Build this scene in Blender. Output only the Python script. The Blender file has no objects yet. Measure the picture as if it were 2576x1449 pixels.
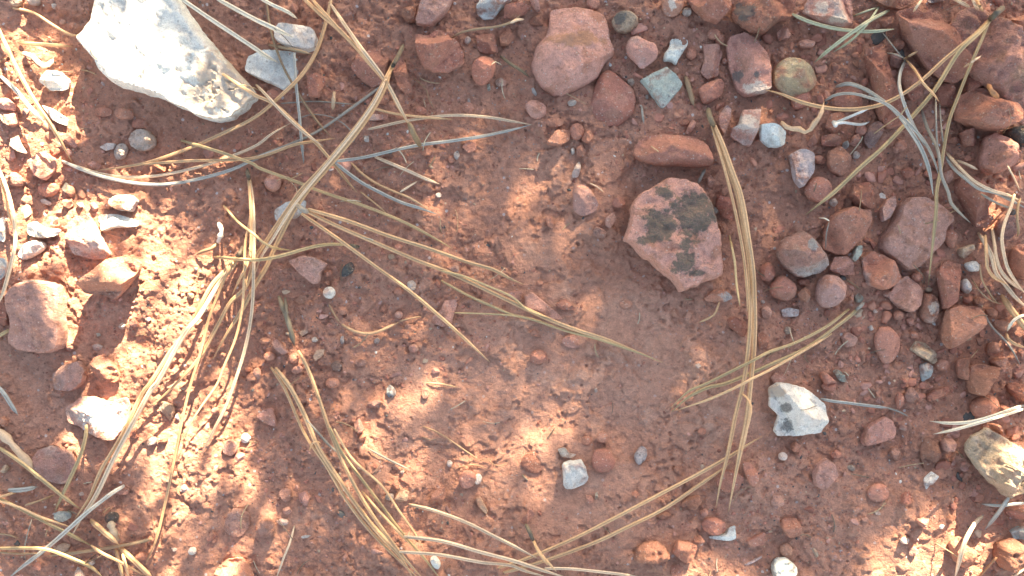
import bpy, math, random
import numpy as np
from mathutils import Vector

R = math.radians
scene = bpy.context.scene
COL = scene.collection

# ------------------------------------------------------------------ camera, sky, sun, exposure
# one unit of the layout (U) is 0.15 mm of real ground; the frame shows about 39 x 22 cm of soil
U = 0.00015
W2, H2 = 1288.0, 724.5
CAM_H = W2 * U / math.tan(R(30))
cam_data = bpy.data.cameras.new('camera')
cam = bpy.data.objects.new('camera', cam_data)
COL.objects.link(cam)
cam.location = (0, 0, CAM_H)
cam_data.sensor_width = 36
cam_data.lens = 18 / math.tan(R(30))
cam_data.clip_start = 0.01
cam_data.clip_end = 1000
scene.camera = cam

SUN_EL, SUN_AZ = R(27), math.atan2(0.33, 0.94)
SUN = Vector((math.sin(SUN_AZ) * math.cos(SUN_EL), math.cos(SUN_AZ) * math.cos(SUN_EL), math.sin(SUN_EL)))
world = bpy.data.worlds.new('World')
scene.world = world
world.use_nodes = True
wn = world.node_tree
wn.nodes.clear()
sky = wn.nodes.new('ShaderNodeTexSky')
sky.sky_type = 'NISHITA'
sky.sun_disc = False
sky.sun_elevation = SUN_EL
sky.sun_rotation = SUN_AZ
sky.altitude = 1300
sky.dust_density = 2.0
sky.ozone_density = 0.6
bg = wn.nodes.new('ShaderNodeBackground')
bg.inputs['Strength'].default_value = 0.08
wo = wn.nodes.new('ShaderNodeOutputWorld')
wn.links.new(sky.outputs[0], bg.inputs[0])
wn.links.new(bg.outputs[0], wo.inputs[0])

sun_data = bpy.data.lights.new('sun', 'SUN')
sun_data.energy = 5.0
sun_data.angle = R(0.53)
sun_data.color = (1.0, 0.925, 0.81)
sun = bpy.data.objects.new('sun', sun_data)
COL.objects.link(sun)
sun.rotation_euler = (-SUN).to_track_quat('-Z', 'Y').to_euler()

vs = scene.view_settings
vs.view_transform = 'Standard'
vs.look = 'None'
vs.gamma = 1.0
vs.use_curve_mapping = False
vs.exposure = 2.93
vs.use_white_balance = True          # the phone balanced its white for the shade
vs.white_balance_temperature = 8500
vs.white_balance_tint = 10

# ------------------------------------------------------------------ layout helpers
def parse(tile, s):
    """'x,y x,y' in the units of tile column/row -> layout units"""
    ox, oy = 644 * int(tile[0]), 483 * int(tile[1])
    return [(ox + float(a) / 3, oy + float(b) / 3) for a, b in (p.split(',') for p in s.split())]
def to_world(px, py, z=0.0):
    k = U * (CAM_H - z) / CAM_H
    return ((np.asarray(px) - W2) * k, -(np.asarray(py) - H2) * k)

# ------------------------------------------------------------------ noise on arrays
def _hash(ix, iy, seed):
    n = (ix.astype(np.int64) * 374761393 + iy.astype(np.int64) * 668265263 + seed * 1442695041) & 0xFFFFFFFF
    n = ((n ^ (n >> 13)) * 1274126177) & 0xFFFFFFFF
    n = ((n ^ (n >> 16)) * 2246822519) & 0xFFFFFFFF
    return ((n ^ (n >> 15)) & 0xFFFFFF) / float(0xFFFFFF)
def vnoise(x, y, seed=0):
    xi, yi = np.floor(x), np.floor(y)
    fx, fy = x - xi, y - yi
    u = fx * fx * fx * (fx * (fx * 6 - 15) + 10)
    v = fy * fy * fy * (fy * (fy * 6 - 15) + 10)
    xi, yi = xi.astype(np.int64), yi.astype(np.int64)
    a, b = _hash(xi, yi, seed), _hash(xi + 1, yi, seed)
    c, d = _hash(xi, yi + 1, seed), _hash(xi + 1, yi + 1, seed)
    return (a + (b - a) * u) * (1 - v) + (c + (d - c) * u) * v
def fbm(x, y, size, octaves=4, seed=0, gain=0.5):
    s, amp, tot = np.zeros(np.shape(x)), 1.0, 0.0
    f = 1.0 / size
    for o in range(octaves):
        c, sn = math.cos(0.6 * o + 0.3), math.sin(0.6 * o + 0.3)
        s = s + amp * (vnoise((x * c - y * sn) * f + 17.3 * o, (x * sn + y * c) * f - 9.1 * o, seed + o) * 2 - 1)
        tot += amp
        amp *= gain
        f *= 2.03
    return s / tot
def cells(x, y, size, seed=0):
    """rounded lumps: 1 in a lump's middle, 0 outside it"""
    gx, gy = x / size, y / size
    bx, by = np.floor(gx).astype(np.int64), np.floor(gy).astype(np.int64)
    best = np.zeros(np.shape(x))
    for i in (-1, 0, 1):
        for j in (-1, 0, 1):
            cx, cy = bx + i, by + j
            px = cx + _hash(cx, cy, seed)
            py = cy + _hash(cx, cy, seed + 7)
            rr = 0.25 + 0.5 * _hash(cx, cy, seed + 13) ** 2
            d2 = ((gx - px) ** 2 + (gy - py) ** 2) / rr ** 2
            best = np.maximum(best, np.sqrt(np.clip(1 - d2, 0, 1)) * rr * 1.33)
    return best
def smooth(a, b, x):
    t = np.clip((x - a) / (b - a), 0, 1)
    return t * t * (3 - 2 * t)
def blobs(px, py, lst):
    """largest of soft ellipses (cx, cy, rx, ry, degrees, value) in layout units"""
    out = np.zeros(np.shape(px))
    for cx, cy, rx, ry, ang, val in lst:
        c, s = math.cos(R(ang)), math.sin(R(ang))
        u = ((px - cx) * c + (py - cy) * s) / rx
        v = (-(px - cx) * s + (py - cy) * c) / ry
        out = np.maximum(out, val * (1 - smooth(0.55, 1.25, np.sqrt(u * u + v * v))))
    return out
# ---- every stone: tile, kind, outline (tile units), height mm (0 = from its size), form, colour, second colour, (landmark name), label
STONES = []
def S(tile, kind, geom, h, form, col, spot, lab, ref=None, patches=None):
    STONES.append(dict(tile=tile, kind=kind, geom=geom, h=h, form=form, col=col, spot=spot, lab=lab, ref=ref, patches=patches))
# tile 00
S('00','stone','735,95 790,-60 1330,-60 1480,170 1560,270 1700,430 1830,570 1930,690 1960,760 1880,850 1760,920 1640,935 1500,885 1280,770 1040,690 900,660 840,600 780,510 700,420 640,330 690,270 735,180',12,'flat','W','W','largest white limestone slab, blinding in the sun, pitted at its lower end','the big white slab',['tan 1680,620 260,240'])
S('00','pebble','e 940,862 78,45 10',0,'round','O','R','~orange pebble in the shadow of the slab')
S('00','pebble','e 1055,938 62,40 5',0,'round','R','P','~smooth red oval pebble')
S('00','pebble','e 780,845 70,42 0',1.4,'round','O','R','~faint sunken orange pebble')
S('00','pebble','e 1080,1060 106,82 15',0,'lump','W','T','~cream white pebble with a tan base')
S('00','pebble','e 915,1145 52,66 20',0,'lump','W','T','~pale upright pebble touching the cream one')
S('00','pebble','750,1110 800,1080 880,1085 860,1125 800,1140',2,'facet','W','P','~small sunlit pale chip')
S('00','pebble','900,1030 940,1015 970,1030 955,1055 920,1052',1.5,'facet','P','T','~tiny pinkish crumb')
S('00','stone','320,625 390,540 470,545 540,610 510,680 390,690',5,'facet','W','P','pale pink stone dazzling in sun beside the white slab','the dazzling pink stone')  # white base colour stands in for full sun on a pink stone
S('00','stone','200,1215 330,1140 430,1200 420,1290 350,1365 260,1320',6,'facet','P','O','sunlit pink stone with orange side at the grey needle tips','the orange-sided stone')
S('00','pebble','655,1250 710,1215 770,1250 740,1285 680,1280',2,'facet','P','T','~sunlit flake-like pebble under the needles')
S('00','pebble','1130,1260 1180,1240 1260,1255 1245,1300 1140,1305',2.5,'facet','O','R','~oblong orange pebble under the tan needles')
S('00','stone','10,870 60,800 130,850 150,940 90,960 40,930',4,'facet','P','N','~sunlit dusty pink lump')
S('00','stone','0,740 60,740 130,790 120,840 30,830 -20,800',4,'facet','P','O','~tan pink lump with lit crest')
S('00','stone','40,1320 110,1290 190,1350 180,1410 90,1400 40,1370',4,'lump','P','U','~dull mauve pink stone')
S('00','pebble','e 370,1430 85,55 -10',3.5,'round','R','P','~red pebble with a lit rim')
S('00','pebble','75,5 130,-30 170,0 160,45 100,55',3,'lump','G','N','~greenish grey pebble at the top edge')
S('00','pebble','e 260,10 46,34 0',3,'lump','B','L','~bluish grey pebble at the top edge')
S('00','pebble','e 475,170 26,22 0',1.5,'lump','P','W','~tiny pink pebble')
S('00','pebble','630,500 690,480 705,510 680,530',1,'facet','P','W','~pale speck-sized chip in the slab shadow')
S('00','stone','430,990 520,1010 590,1100 560,1120 470,1060',3,'facet','P','O','~sunlit ridge-like pink chip beside the single lit needle')
S('00','stone','310,790 400,820 460,860 520,900 510,950 440,930 380,880',4,'facet','W','P','~white-hot sunlit jagged pink stone')  # pink stone whitened in its colour to look sun-struck
S('00','pebble','80,1050 140,1020 160,1080 210,1160 150,1150 100,1110',3,'facet','W','P','~sunlit pale pink jagged chip')  # chip's base colour lightened to imitate sunlight
S('00','pebble','400,20 440,30 435,75 405,70',2,'facet','B','W','~tiny pale blue chip')
# tile 10
S('10','stone','190,185 330,200 430,215 470,290 450,380 380,400 240,360 150,310 150,230',5,'flat','W','T','pale tan stone striped by thin needle shadows','the needle-striped tan stone')
S('10','stone','-60,430 60,375 240,390 330,400 350,480 310,600 220,690 120,640 0,590 -80,540',3,'flat','W','B','flat pale stone half buried between white slab and grey upright needle','the flat pale stone')
S('10','stone','390,590 455,555 525,580 520,640 480,740 400,735',4,'facet','R','P','~dull red blocky stone behind needles')
S('10','stone','720,520 770,420 860,370 990,400 1010,470 960,640 880,670 780,600',5,'facet','R','N','brown red stone lying under the crossing tan needles','the stone under the crossing')
S('10','stone','1020,420 1085,400 1130,480 1175,690 1130,710 1070,660 1040,560',4,'facet','O','P','~narrow orange pink stone beside dark needle sheath')
S('10','pebble','930,740 990,700 1010,750 980,800 940,790',2.5,'facet','O','R','~orange chip')
S('10','pebble','1100,80 1180,50 1225,80 1215,160 1150,180 1105,130',5,'lump','O','R','~rounded orange red pebble touching the tall pink wedge')
S('10','stone','1200,190 1255,0 1270,-40 1510,-40 1440,110 1320,215',6,'flat','P','U','tall pink wedge stone cut by the top edge','the tall pink wedge')
S('10','stone','1200,270 1230,262 1290,270 1380,225 1450,250 1475,310 1530,330 1570,400 1570,490 1450,550 1340,550 1270,520 1235,450 1210,380',10,'facet','R','P','two-lobed red rock with its upper half in the sun','the two-lobed red rock')
S('10','stone','1660,70 1700,-40 1920,-40 1930,20 1850,70 1790,150 1720,150 1670,110',6,'facet','B','O','pale bluish stone with orange stain at top edge','the bluish stained stone')
S('10','stone','1655,270 1800,255 1830,400 1740,410 1680,390',5,'facet','R','U','small square dark red stone','the square red stone')
S('10','pebble','1835,230 1920,210 1950,300 1900,350 1840,350',5,'facet','O','R','~orange red pebble touching the square red stone')
S('10','stone','1640,470 1710,430 1790,440 1812,500 1790,580 1740,640 1680,650 1630,590 1625,530',8,'round','R','O','egg-shaped orange red pebble with sunlit top','the egg-shaped pebble')
S('10','pebble','1800,610 1850,585 1895,615 1880,660 1820,655',3,'lump','P','W','~knobbly pale pink pebble')
S('10','chip','1575,290 1605,272 1628,300 1600,340 1572,325',2,'lump','L','W','~pale lavender crumb beside needle tip')
S('10','chip','1740,640 1765,630 1772,680 1750,690',1,'facet','G','B','~tiny teal chip')
S('10','chip','1590,740 1615,735 1620,775 1595,780',1,'facet','B','W','~pale grey chip')
S('10','pebble','e 1245,835 44,30 20',1.6,'round','R','P','~sunken red pebble above lying tan needle')
S('10','pebble','e 1600,820 46,48 0',2,'round','R','P','~sunken round dusky red pebble')
S('10','pebble','1835,830 1870,800 1905,825 1890,865 1845,860',2.5,'facet','O','P','~small orange crumb')
S('10','chip','850,880 880,860 1000,865 990,905 850,915',1.5,'flat','P','W','~oblong pale pink bark-like chip')
S('10','chip','1490,1160 1520,1130 1542,1170 1520,1210 1495,1195',2.2,'lump','B','W','~pale grey crumb on bare crust')
S('10','pebble','e 1475,1203 26,28 0',1.6,'round','O','R','~tiny red pebble beside pale grey crumb')
S('10','pebble','1550,1110 1600,1065 1665,1080 1665,1140 1600,1160',2,'flat','R','P','~flat dull red stone')
S('10','pebble','1230,1150 1280,1110 1330,1140 1315,1175 1260,1175',2.5,'facet','O','R','~red crumb below dark sheath tip')
S('10','pebble','e 995,1112 48,24 -10',1.7,'round','R','O','~flattish red pebble')
S('10','pebble','e 130,1380 63,67 0',5,'round','P','R','round dull pink pebble between the needle fans','the round dull pink pebble')
S('10','chip','810,1020 850,1030 855,1075 820,1070',1.2,'facet','B','G','~grey green chip')
S('10','pebble','e 125,715 55,38 0',2,'round','R','O','~red pebble under tan needle')
S('10','pebble','265,50 300,30 325,65 310,110 275,100',3,'facet','P','R','~pinkish red chip')
S('10','pebble','1690,20 1680,20',0,'x','R','R','')
# tile 20
S('20','stone','285,75 440,60 560,70 690,110 730,200 740,300 780,410 700,480 640,600 540,660 380,740 280,720 190,640 140,500 180,360 260,270 280,180',9,'round','P','R','biggest dusty red rock, broad and rounded, at the top centre','the biggest red rock',['rust 480,300 200,50'])
S('20','stone','740,530 830,600 920,680 940,760 920,860 800,965 660,965 530,945 545,870 600,740 640,600 680,545',6,'round','R','P','smooth teardrop red stone leaning on the biggest red rock','the teardrop stone')
S('20','stone','1160,505 1240,570 1290,645 1240,710 1130,840 1060,740 1010,670 960,610 1060,555',4,'flat','G','B','flat grey green diamond-shaped stone','the grey green diamond')
S('20','stone','880,290 945,268 1000,310 1080,330 1105,390 1090,450 980,535 930,480 870,420 850,350',6,'round','P','L','heart-shaped pale pink stone','the heart-shaped stone')
S('20','stone','1195,300 1250,290 1320,295 1330,340 1260,440 1235,505 1200,465 1130,470 1150,400 1180,370',5,'lump','W','L','crumbly white quartz stone with brown holes','the crumbly white stone')
S('20','pebble','e 1352,408 43,45 0',2.6,'round','O','R','~neat round orange red disc pebble')
S('20','stone','1440,330 1560,350 1590,400 1560,500 1560,570 1480,605 1420,550 1450,440',5,'facet','P','R','~blocky pink stone')
S('20','stone','1400,680 1440,640 1570,590 1600,640 1590,720 1480,790 1430,780',6,'round','R','O','~rounded five-sided red stone')
S('20','stone','1610,360 1640,270 1750,240 1850,300 1920,420 1930,540 1930,700 1760,740 1700,700 1640,540',9,'facet','P','U','spotted dusky pink rock with a sunlit cream foot','the spotted pink rock',['dark 1710,580 45,45','dark 1850,560 26,20','cream 1850,670 100,50'])  # cream patch puts the sunlit lower end into the colour
S('20','stone','1310,-40 1650,-40 1630,90 1550,190 1440,150 1360,70',10,'facet','R','D','dark red faceted rock pointing down from the top edge','the dark faceted rock')
S('20','stone','1130,-40 1290,-40 1295,60 1240,130 1160,125 1125,60',6,'round','N','B','brown rounded stone with pale streak at the top edge','the streaked brown stone',['cream 1210,10 30,60'])
S('20','stone','755,150 800,95 890,90 940,130 960,190 870,260 790,250 755,200',6,'lump','T','K','grey black speckled lumpy stone','the speckled grey stone',['dark 810,130 70,50'])
S('20','stone','915,1120 960,1050 1060,1015 1250,1020 1370,1030 1450,1080 1490,1150 1515,1200 1510,1260 1380,1270 1250,1255 1100,1260 960,1220 910,1170',11,'round','R','D','long sausage-shaped red stone','the sausage-shaped stone')
S('20','stone','85,790 160,750 260,790 260,870 200,910 130,880',5,'round','P','R','~rounded dull pink stone')
S('20','stone','250,1090 330,985 440,980 435,1060 360,1110',4,'facet','O','P','~angular pinkish orange stone')
S('20','pebble','e 490,995 58,64 0',3,'round','R','D','~smooth sunken dark red pebble')
S('20','pebble','520,1060 545,1000 590,985 625,1040 580,1090',4,'facet','O','R','~pointed orange red pebble')
S('20','pebble','480,1110 530,1095 555,1140 540,1190 490,1180',3,'facet','R','P','~small reddish block')
S('20','chip','440,1120 470,1115 475,1160 450,1172',2,'lump','W','B','~white chip beside the reddish block')
S('20','pebble','510,1210 522,1270 500,1340 455,1345 450,1310 475,1250',3.5,'round','W','T','~white teardrop pebble stained tan on one side')
S('20','chip','415,770 450,750 490,760 480,795 430,805',2,'lump','W','G','~pale crumb on the soil')
S('20','chip','140,660 160,655 190,710 180,728 150,700',1.2,'facet','B','W','~pale sliver beside the biggest rock')
S('20','pebble','e 1318,92 35,36 0',2.5,'lump','W','B','~white round pebble')
S('20','stone','-60,60 60,35 140,60 100,110 20,140 -60,140',5,'facet','R','P','~flat-topped red stone beside curled straw')
S('20','stone','120,-30 190,-30 215,90 190,100 150,50',5,'facet','P','O','~narrow pink red stone reaching over the top edge')
S('20','pebble','120,160 200,105 250,160 230,200 140,190',4,'lump','O','R','~knobbly orange red pebble')
S('20','pebble','e 612,25 50,60 10',3,'round','R','P','~dull red half-sunk stone at top edge')
S('20','pebble','1325,960 1360,900 1390,930 1370,980 1330,1015 1310,1010',3,'round','P','R','~comma-shaped pink pebble')
S('20','pebble','e 1300,928 34,26 0',2,'lump','O','R','~orange crumb touching comma-shaped pebble')
S('20','stone','1545,880 1620,790 1655,820 1640,900 1590,1040 1550,960',4,'flat','P','L','~slim pinkish grey stone behind the needle sheath')
S('20','stone','1740,830 1885,820 1860,900 1840,1000 1800,1105 1740,1100 1640,1030 1650,970 1700,950',8,'facet','P','W','pink block with a white quartz vein','the white-veined pink block',['cream 1750,920 80,60'])
S('20','pebble','e 1522,262 48,44 0',3,'round','R','P','~dusky red round pebble')
S('20','pebble','e 1567,303 34,42 0',3,'round','R','O','~little red oval pebble')
S('20','pebble','e 1222,530 42,30 20',2,'round','N','P','~brown oval pebble tucked against the diamond')
S('20','chip','870,600 905,590 930,620 905,660 870,630',2,'lump','G','T','~greenish tan crumb beside the teardrop')
S('20','chip','1005,720 1025,710 1030,750 1010,755',1.3,'lump','B','G','~tiny pale blue crumb')
S('20','pebble','1530,800 1600,765 1612,785 1560,835 1535,845',2.5,'facet','R','P','~thin reddish wedge')
S('20','pebble','e 1605,465 28,26 0',2,'round','R','R','~tiny red bead between stones')
S('20','pebble','e 320,925 68,40 0',1.5,'round','O','R','~broad faint red swelling of a sunken pebble')
S('20','pebble','1465,1350 1500,1315 1535,1370 1500,1420 1470,1390',3,'facet','P','R','~pink pointed chip beside the long needles')
# tile 20/30 top rock
S('20','stone','1680,30 1760,-40 2130,-40 2150,60 2090,150 1990,170 1900,270 1790,250 1680,170 1650,100',11,'lump','O','K','orange brown rock with a dark blotch at the top edge','the blotched orange rock',['dark 1760,90 80,60'])
# tile 30
S('30','stone','340,-40 620,-40 640,180 560,205 420,170 310,130 260,100 280,30',9,'facet','P','W','pink stone with large white patch at the top edge','the white-patched pink stone',['cream 400,60 60,60','cream 520,140 60,30'])
S('30','stone','-80,950 0,940 70,960 135,990 130,1090 60,1120 -10,1110 -60,1060',7,'facet','W','G','chalk white block with yellowish side','the chalk white block')
S('30','stone','30,560 60,490 130,440 220,450 300,500 360,590 350,660 240,750 130,720 40,650',11,'round','Y','N','smooth round olive tan stone','the round olive stone')
S('30','stone','960,90 1100,50 1160,100 1230,60 1290,100 1330,200 1400,310 1380,370 1450,460 1475,560 1400,640 1290,600 1180,500 1100,380 1010,230',12,'facet','R','P','long grooved red slab with a rounded lower end','the grooved red slab')
S('30','stone','1370,200 1420,110 1520,60 1640,100 1760,170 1830,250 1840,300 1910,420 1980,560 1980,900 1850,940 1750,740 1600,640 1500,560 1480,480 1400,380',15,'lump','P','T','largest pink rock of the stony corner, under the dark sheath','the largest corner rock')
S('30','stone','1400,830 1420,730 1520,680 1610,665 1740,745 1830,790 1865,870 1790,960 1700,1000 1550,980 1400,900',14,'facet','O','P','pink orange wedge rock leaning on the largest corner rock','the pink wedge rock')
S('30','stone','1590,1180 1620,1040 1690,1000 1760,1060 1810,1150 1850,1250 1760,1300 1650,1325 1590,1270',12,'facet','P','O','red block with one side brightly sunlit','the half-lit red block')
S('30','stone','1780,1070 1850,1110 1905,1180 1880,1230 1840,1200',6,'facet','P','O','~sunlit pink splinter behind the half-lit red block')
S('30','stone','1750,990 1900,950 1980,960 1980,1130 1850,1080',8,'lump','K','T','dark grey gritty stone at the edge under largest corner rock','the dark gritty stone')
S('30','stone','710,360 860,335 890,420 930,560 1000,720 1020,950 900,980 830,900 800,700 760,520',9,'facet','R','O','long dark red stone beneath the blue grey needles','the long dark red stone')
S('30','stone','1020,480 1080,470 1170,620 1160,720 1090,780 1040,700 1000,590',7,'facet','R','P','~spear-shaped red stone')
S('30','stone','470,760 520,670 650,655 700,760 690,820 560,830 480,810',4,'flat','R','U','~flat dull purple red stone')
S('30','stone','170,740 290,690 335,730 300,800 190,840',6,'round','R','P','~red stone under the tan arching needle')
S('30','pebble','290,1090 350,980 390,1000 385,1060 320,1120',4,'round','R','P','~slim red oval pebble')
S('30','stone','400,1030 470,1010 550,1070 520,1110 400,1100',5,'facet','R','P','~dark red angular chip')
S('30','pebble','610,1090 640,1020 700,1010 690,1070 650,1110',4,'facet','P','R','~pink red chip')
S('30','stone','430,960 460,860 580,850 570,950 490,1020',6,'facet','O','D','~orange red faceted stone')
S('30','stone','710,1060 760,940 820,910 865,960 830,1070 770,1130',6,'lump','U','L','~purple grey speckled stone')
S('30','stone','150,1170 240,1125 330,1160 335,1300 240,1430 190,1370 170,1260',6,'flat','L','P','pinkish grey shield-shaped stone','the grey shield-shaped stone')
S('30','stone','440,1240 450,1140 540,1100 600,1190 610,1300 540,1330 470,1300',6,'facet','O','R','~rusty orange blocky stone')
S('30','stone','e 375,1432 102,97 0',6,'round','R','P','round brick red pebble at the tip of the tan needle','the round brick red pebble')
S('30','stone','1440,1000 1510,970 1570,1060 1550,1110 1470,1110',6,'facet','D','P','~dark maroon stone')
S('30','chip','635,1160 660,1135 695,1165 680,1200 640,1200',2.2,'lump','W','L','~white lilac crumb')
S('30','stone','720,-40 1130,-40 1060,40 1000,75 880,50',7,'facet','N','R','~brown red stone cut off by the top edge')
S('30','pebble','820,140 940,130 930,200 870,215',4,'round','D','N','~dark brown pebble behind green needles')
S('30','pebble','60,250 120,200 160,280 140,310 80,310',4,'facet','P','T','~small tan pink stone')
S('30','stone','1780,100 1900,80 1980,200 1980,330 1850,290',8,'facet','O','R','rust orange stone at the edge beside the dark sheath','the rust orange stone')
S('30','chip','1200,0 1220,-20 1310,-10 1315,20 1210,25',3,'facet','B','L','~bluish grey splinter at the top edge')
S('30','pebble','e 210,930 38,30 0',2.5,'round','R','P','~small pink red pebble inside curled bark')
S('30','pebble','e 1000,1100 44,44 0',3,'round','R','P','~small red pebble')
S('30','pebble','e 985,340 42,38 0',3,'round','R','D','~red pebble half hidden by needles')
S('30','pebble','220,320 290,290 355,320 340,365 250,370',3.5,'round','P','R','~flattish dull pink pebble')
S('30','pebble','e 700,985 42,40 0',3,'round','R','P','~red lump of a pebble')
S('30','pebble','330,1180 380,1170 440,1200 430,1240 360,1240',3,'round','R','P','~sunken red pebble')
S('30','pebble','1340,1060 1390,1040 1440,1055 1410,1090 1360,1090',3.5,'facet','D','R','~dark red splinter')
S('30','pebble','1320,1300 1370,1280 1390,1340 1360,1390 1320,1360',3.5,'facet','P','R','~pink pebble under the needle bunch')
S('30','stone','1480,590 1540,580 1610,650 1530,690 1470,720',7,'facet','R','O','~red stone wedged under two larger rocks')
S('30','pebble','900,430 950,410 1000,450 990,520 920,500',4,'facet','U','P','~mauve red chip')
S('30','pebble','480,480 510,470 530,510 510,540 485,530',3,'lump','P','U','~pinkish lump of a pebble')
S('30','stone','1270,640 1380,650 1420,720 1380,800 1290,800 1250,720',6,'facet','D','U','~dark red stone in shade behind the needles')
S('30','pebble','560,1080 590,1060 610,1090 590,1130 560,1120',2.5,'lump','B','G','~greenish grey crumb')
S('30','pebble','1240,1230 1290,1210 1310,1260 1270,1290',3,'facet','R','P','~red fragment among grey needles')
S('30','pebble','940,1110 990,1090 1010,1140 960,1160',2.5,'facet','P','R','~pinkish chip beside blue grey needles')
S('30','pebble','1000,1290 1060,1260 1090,1320 1030,1360',3,'facet','R','O','~brick red flat chip')
S('30','stone','660,1390 760,1370 800,1430 740,1470 660,1460',3.5,'round','R','P','~broad red pebble')
# tile 01
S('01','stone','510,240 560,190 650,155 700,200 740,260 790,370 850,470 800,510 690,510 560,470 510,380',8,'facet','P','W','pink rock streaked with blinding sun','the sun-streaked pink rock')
S('01','stone','750,170 880,165 1040,215 1045,260 960,270 880,270 790,300 745,220',4,'facet','W','P','~glaring sunlit pale stone')  # white base colour adds to the look of direct sun
S('01','stone','200,250 270,210 330,270 470,280 440,330 330,350 210,330',4,'lump','W','P','~ragged sunlit whitish crumbs')  # pinkish crumbs coloured white to read as sunlit
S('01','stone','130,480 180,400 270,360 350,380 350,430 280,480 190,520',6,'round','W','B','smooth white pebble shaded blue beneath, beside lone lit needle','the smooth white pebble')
S('01','stone','850,60 900,25 1000,20 1055,70 1030,110 1010,150 900,140 850,110',5,'flat','B','P','half grey half orange flat stone','the half grey stone',['rust 880,110 60,50'])
S('01','stone','640,680 750,600 850,500 960,470 1080,530 1060,600 960,740 880,810 760,780 630,760',12,'facet','N','P','tan brown wedge stone lit along its upper rim','the tan brown wedge')
S('01','stone','80,780 150,690 300,660 480,700 510,800 500,950 520,1060 490,1180 350,1215 180,1190 100,1130 130,970 90,870',9,'flat','P','U','broad flat mauve brown block in half shade','the broad mauve block')
S('01','stone','410,1380 470,1310 610,1270 670,1340 640,1440 560,1500 430,1490',6,'facet','U','N','dull purple brown stone','the purple brown stone')
S('01','stone','690,1310 720,1240 790,1220 860,1290 920,1380 890,1440 760,1440',6,'lump','O','P','~orange pink lit stone touching the purple brown one')
S('01','pebble','690,1160 730,1140 780,1160 770,1195 720,1200',2.5,'lump','L','W','~lilac white crumb')
S('01','stone','-40,790 70,780 110,900 100,1000 -40,1020',6,'facet','D','N','~dark brown stone at the edge beside the mauve block')
S('01','stone','-40,510 40,490 60,560 30,650 -40,690',5,'round','B','T','~pale grey stone at the edge')
S('01','chip','1510,860 1540,850 1575,885 1560,910 1520,905',2,'lump','W','B','~white chip between tan needles')
S('01','chip','710,1070 750,1060 765,1085 730,1095',1.2,'lump','G','B','~tiny green chip in the shadow')
S('01','pebble','1860,1390 1900,1355 1945,1380 1940,1425 1880,1430',3.5,'round','O','R','~orange red pebble')
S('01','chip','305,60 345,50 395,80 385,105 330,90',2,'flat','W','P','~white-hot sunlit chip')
S('01','pebble','480,60 540,40 560,100 520,130 490,100',2.5,'facet','P','O','~sunlit jagged crumb')
S('01','pebble','570,90 620,75 640,110 600,125',2,'facet','P','W','~sunlit splinter of stone')
S('01','pebble','690,85 730,70 745,120 720,150 690,130',2.5,'facet','P','W','~sunlit pale upright chip')
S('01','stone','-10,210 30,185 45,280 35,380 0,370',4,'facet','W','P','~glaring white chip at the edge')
S('01','pebble','e 1440,785 28,24 0',2,'lump','T','N','~dusty tan crumb')
S('01','pebble','e 825,105 30,26 0',2.2,'round','O','R','~orange bead beside the half grey stone')
S('01','pebble','980,980 1020,960 1050,990 1040,1025 1000,1010',2.5,'facet','P','O','~lit pinkish crumb')
S('01','pebble','1090,950 1130,940 1145,965 1110,985',2,'facet','L','W','~pale lilac fragment')
S('01','pebble','900,1000 930,980 955,1010 930,1040 900,1030',2.2,'lump','W','P','~lit whitish crumb beside shade line')
S('01','pebble','500,1150 560,1140 570,1190 520,1210',2.5,'lump','P','W','~pink crumb at the corner of mauve block')
S('01','pebble','1840,1330 1880,1315 1900,1345 1870,1365',2.5,'round','O','R','~small orange bead')
# tile 11
S('11','stone','150,130 250,70 385,65 370,130 310,200 220,210 150,220 140,160',3,'flat','B','G','flat bluish grey stone pinned under the long needles','the grey stone under needles')
S('11','stone','240,520 350,480 440,490 545,540 500,600 480,690 440,700 340,620',4,'flat','P','L','flat pink triangular stone half buried','the pink triangular stone')
S('11','pebble','e 555,760 46,46 0',4.5,'round','W','B','pea-sized round white pebble','the pea-sized white pebble')
S('11','pebble','1140,680 1180,663 1212,690 1205,735 1170,750 1145,720',3,'lump','W','T','~ivory pebble touching a tan needle')
S('11','stone','1420,820 1510,805 1520,850 1490,940 1480,1000 1400,1020 1330,980 1330,940 1400,880',4,'facet','P','R','pink red chip pointing up under a long needle','the pink pointed chip')
S('11','chip','640,640 660,560 720,520 750,570 730,610 680,640',3,'lump','K','N','black crumb of bark beside the triangular stone','the black bark crumb')
S('11','pebble','e 650,897 40,32 10',2,'round','O','R','~dull orange oval pebble')
S('11','pebble','e 1080,928 32,30 0',2.5,'round','P','U','~pinkish bead beside rootlet')
S('11','pebble','e 1190,1180 38,32 10',2.8,'round','P','T','~pale pink rounded pebble')
S('11','pebble','890,1115 915,1095 940,1115 920,1150 895,1140',2,'lump','B','L','~small grey pebble')
S('11','pebble','640,1090 665,1080 670,1130 655,1150 635,1145',2,'lump','B','L','~bluish grey crumb pair')
S('11','pebble','420,1100 450,1090 475,1115 455,1135 425,1130',2,'lump','W','B','~pale crumb beside mossy twig')
S('11','stone','120,1130 160,1105 215,1170 255,1210 200,1230 150,1180',3.5,'flat','P','U','~oblong mauve pink stone at mossy twig end')
S('11','pebble','e 105,1240 46,36 0',3,'round','O','R','~bright orange red pebble')
S('11','pebble','e 290,1255 40,42 0',3,'round','R','O','~round red pebble beside mossy twig end')
S('11','pebble','e 312,1340 42,30 -20',2.5,'round','P','U','~mauve pink oval pebble')
S('11','pebble','e 10,1370 32,46 0',3,'round','P','O','~pink upright oval pebble')
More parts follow.
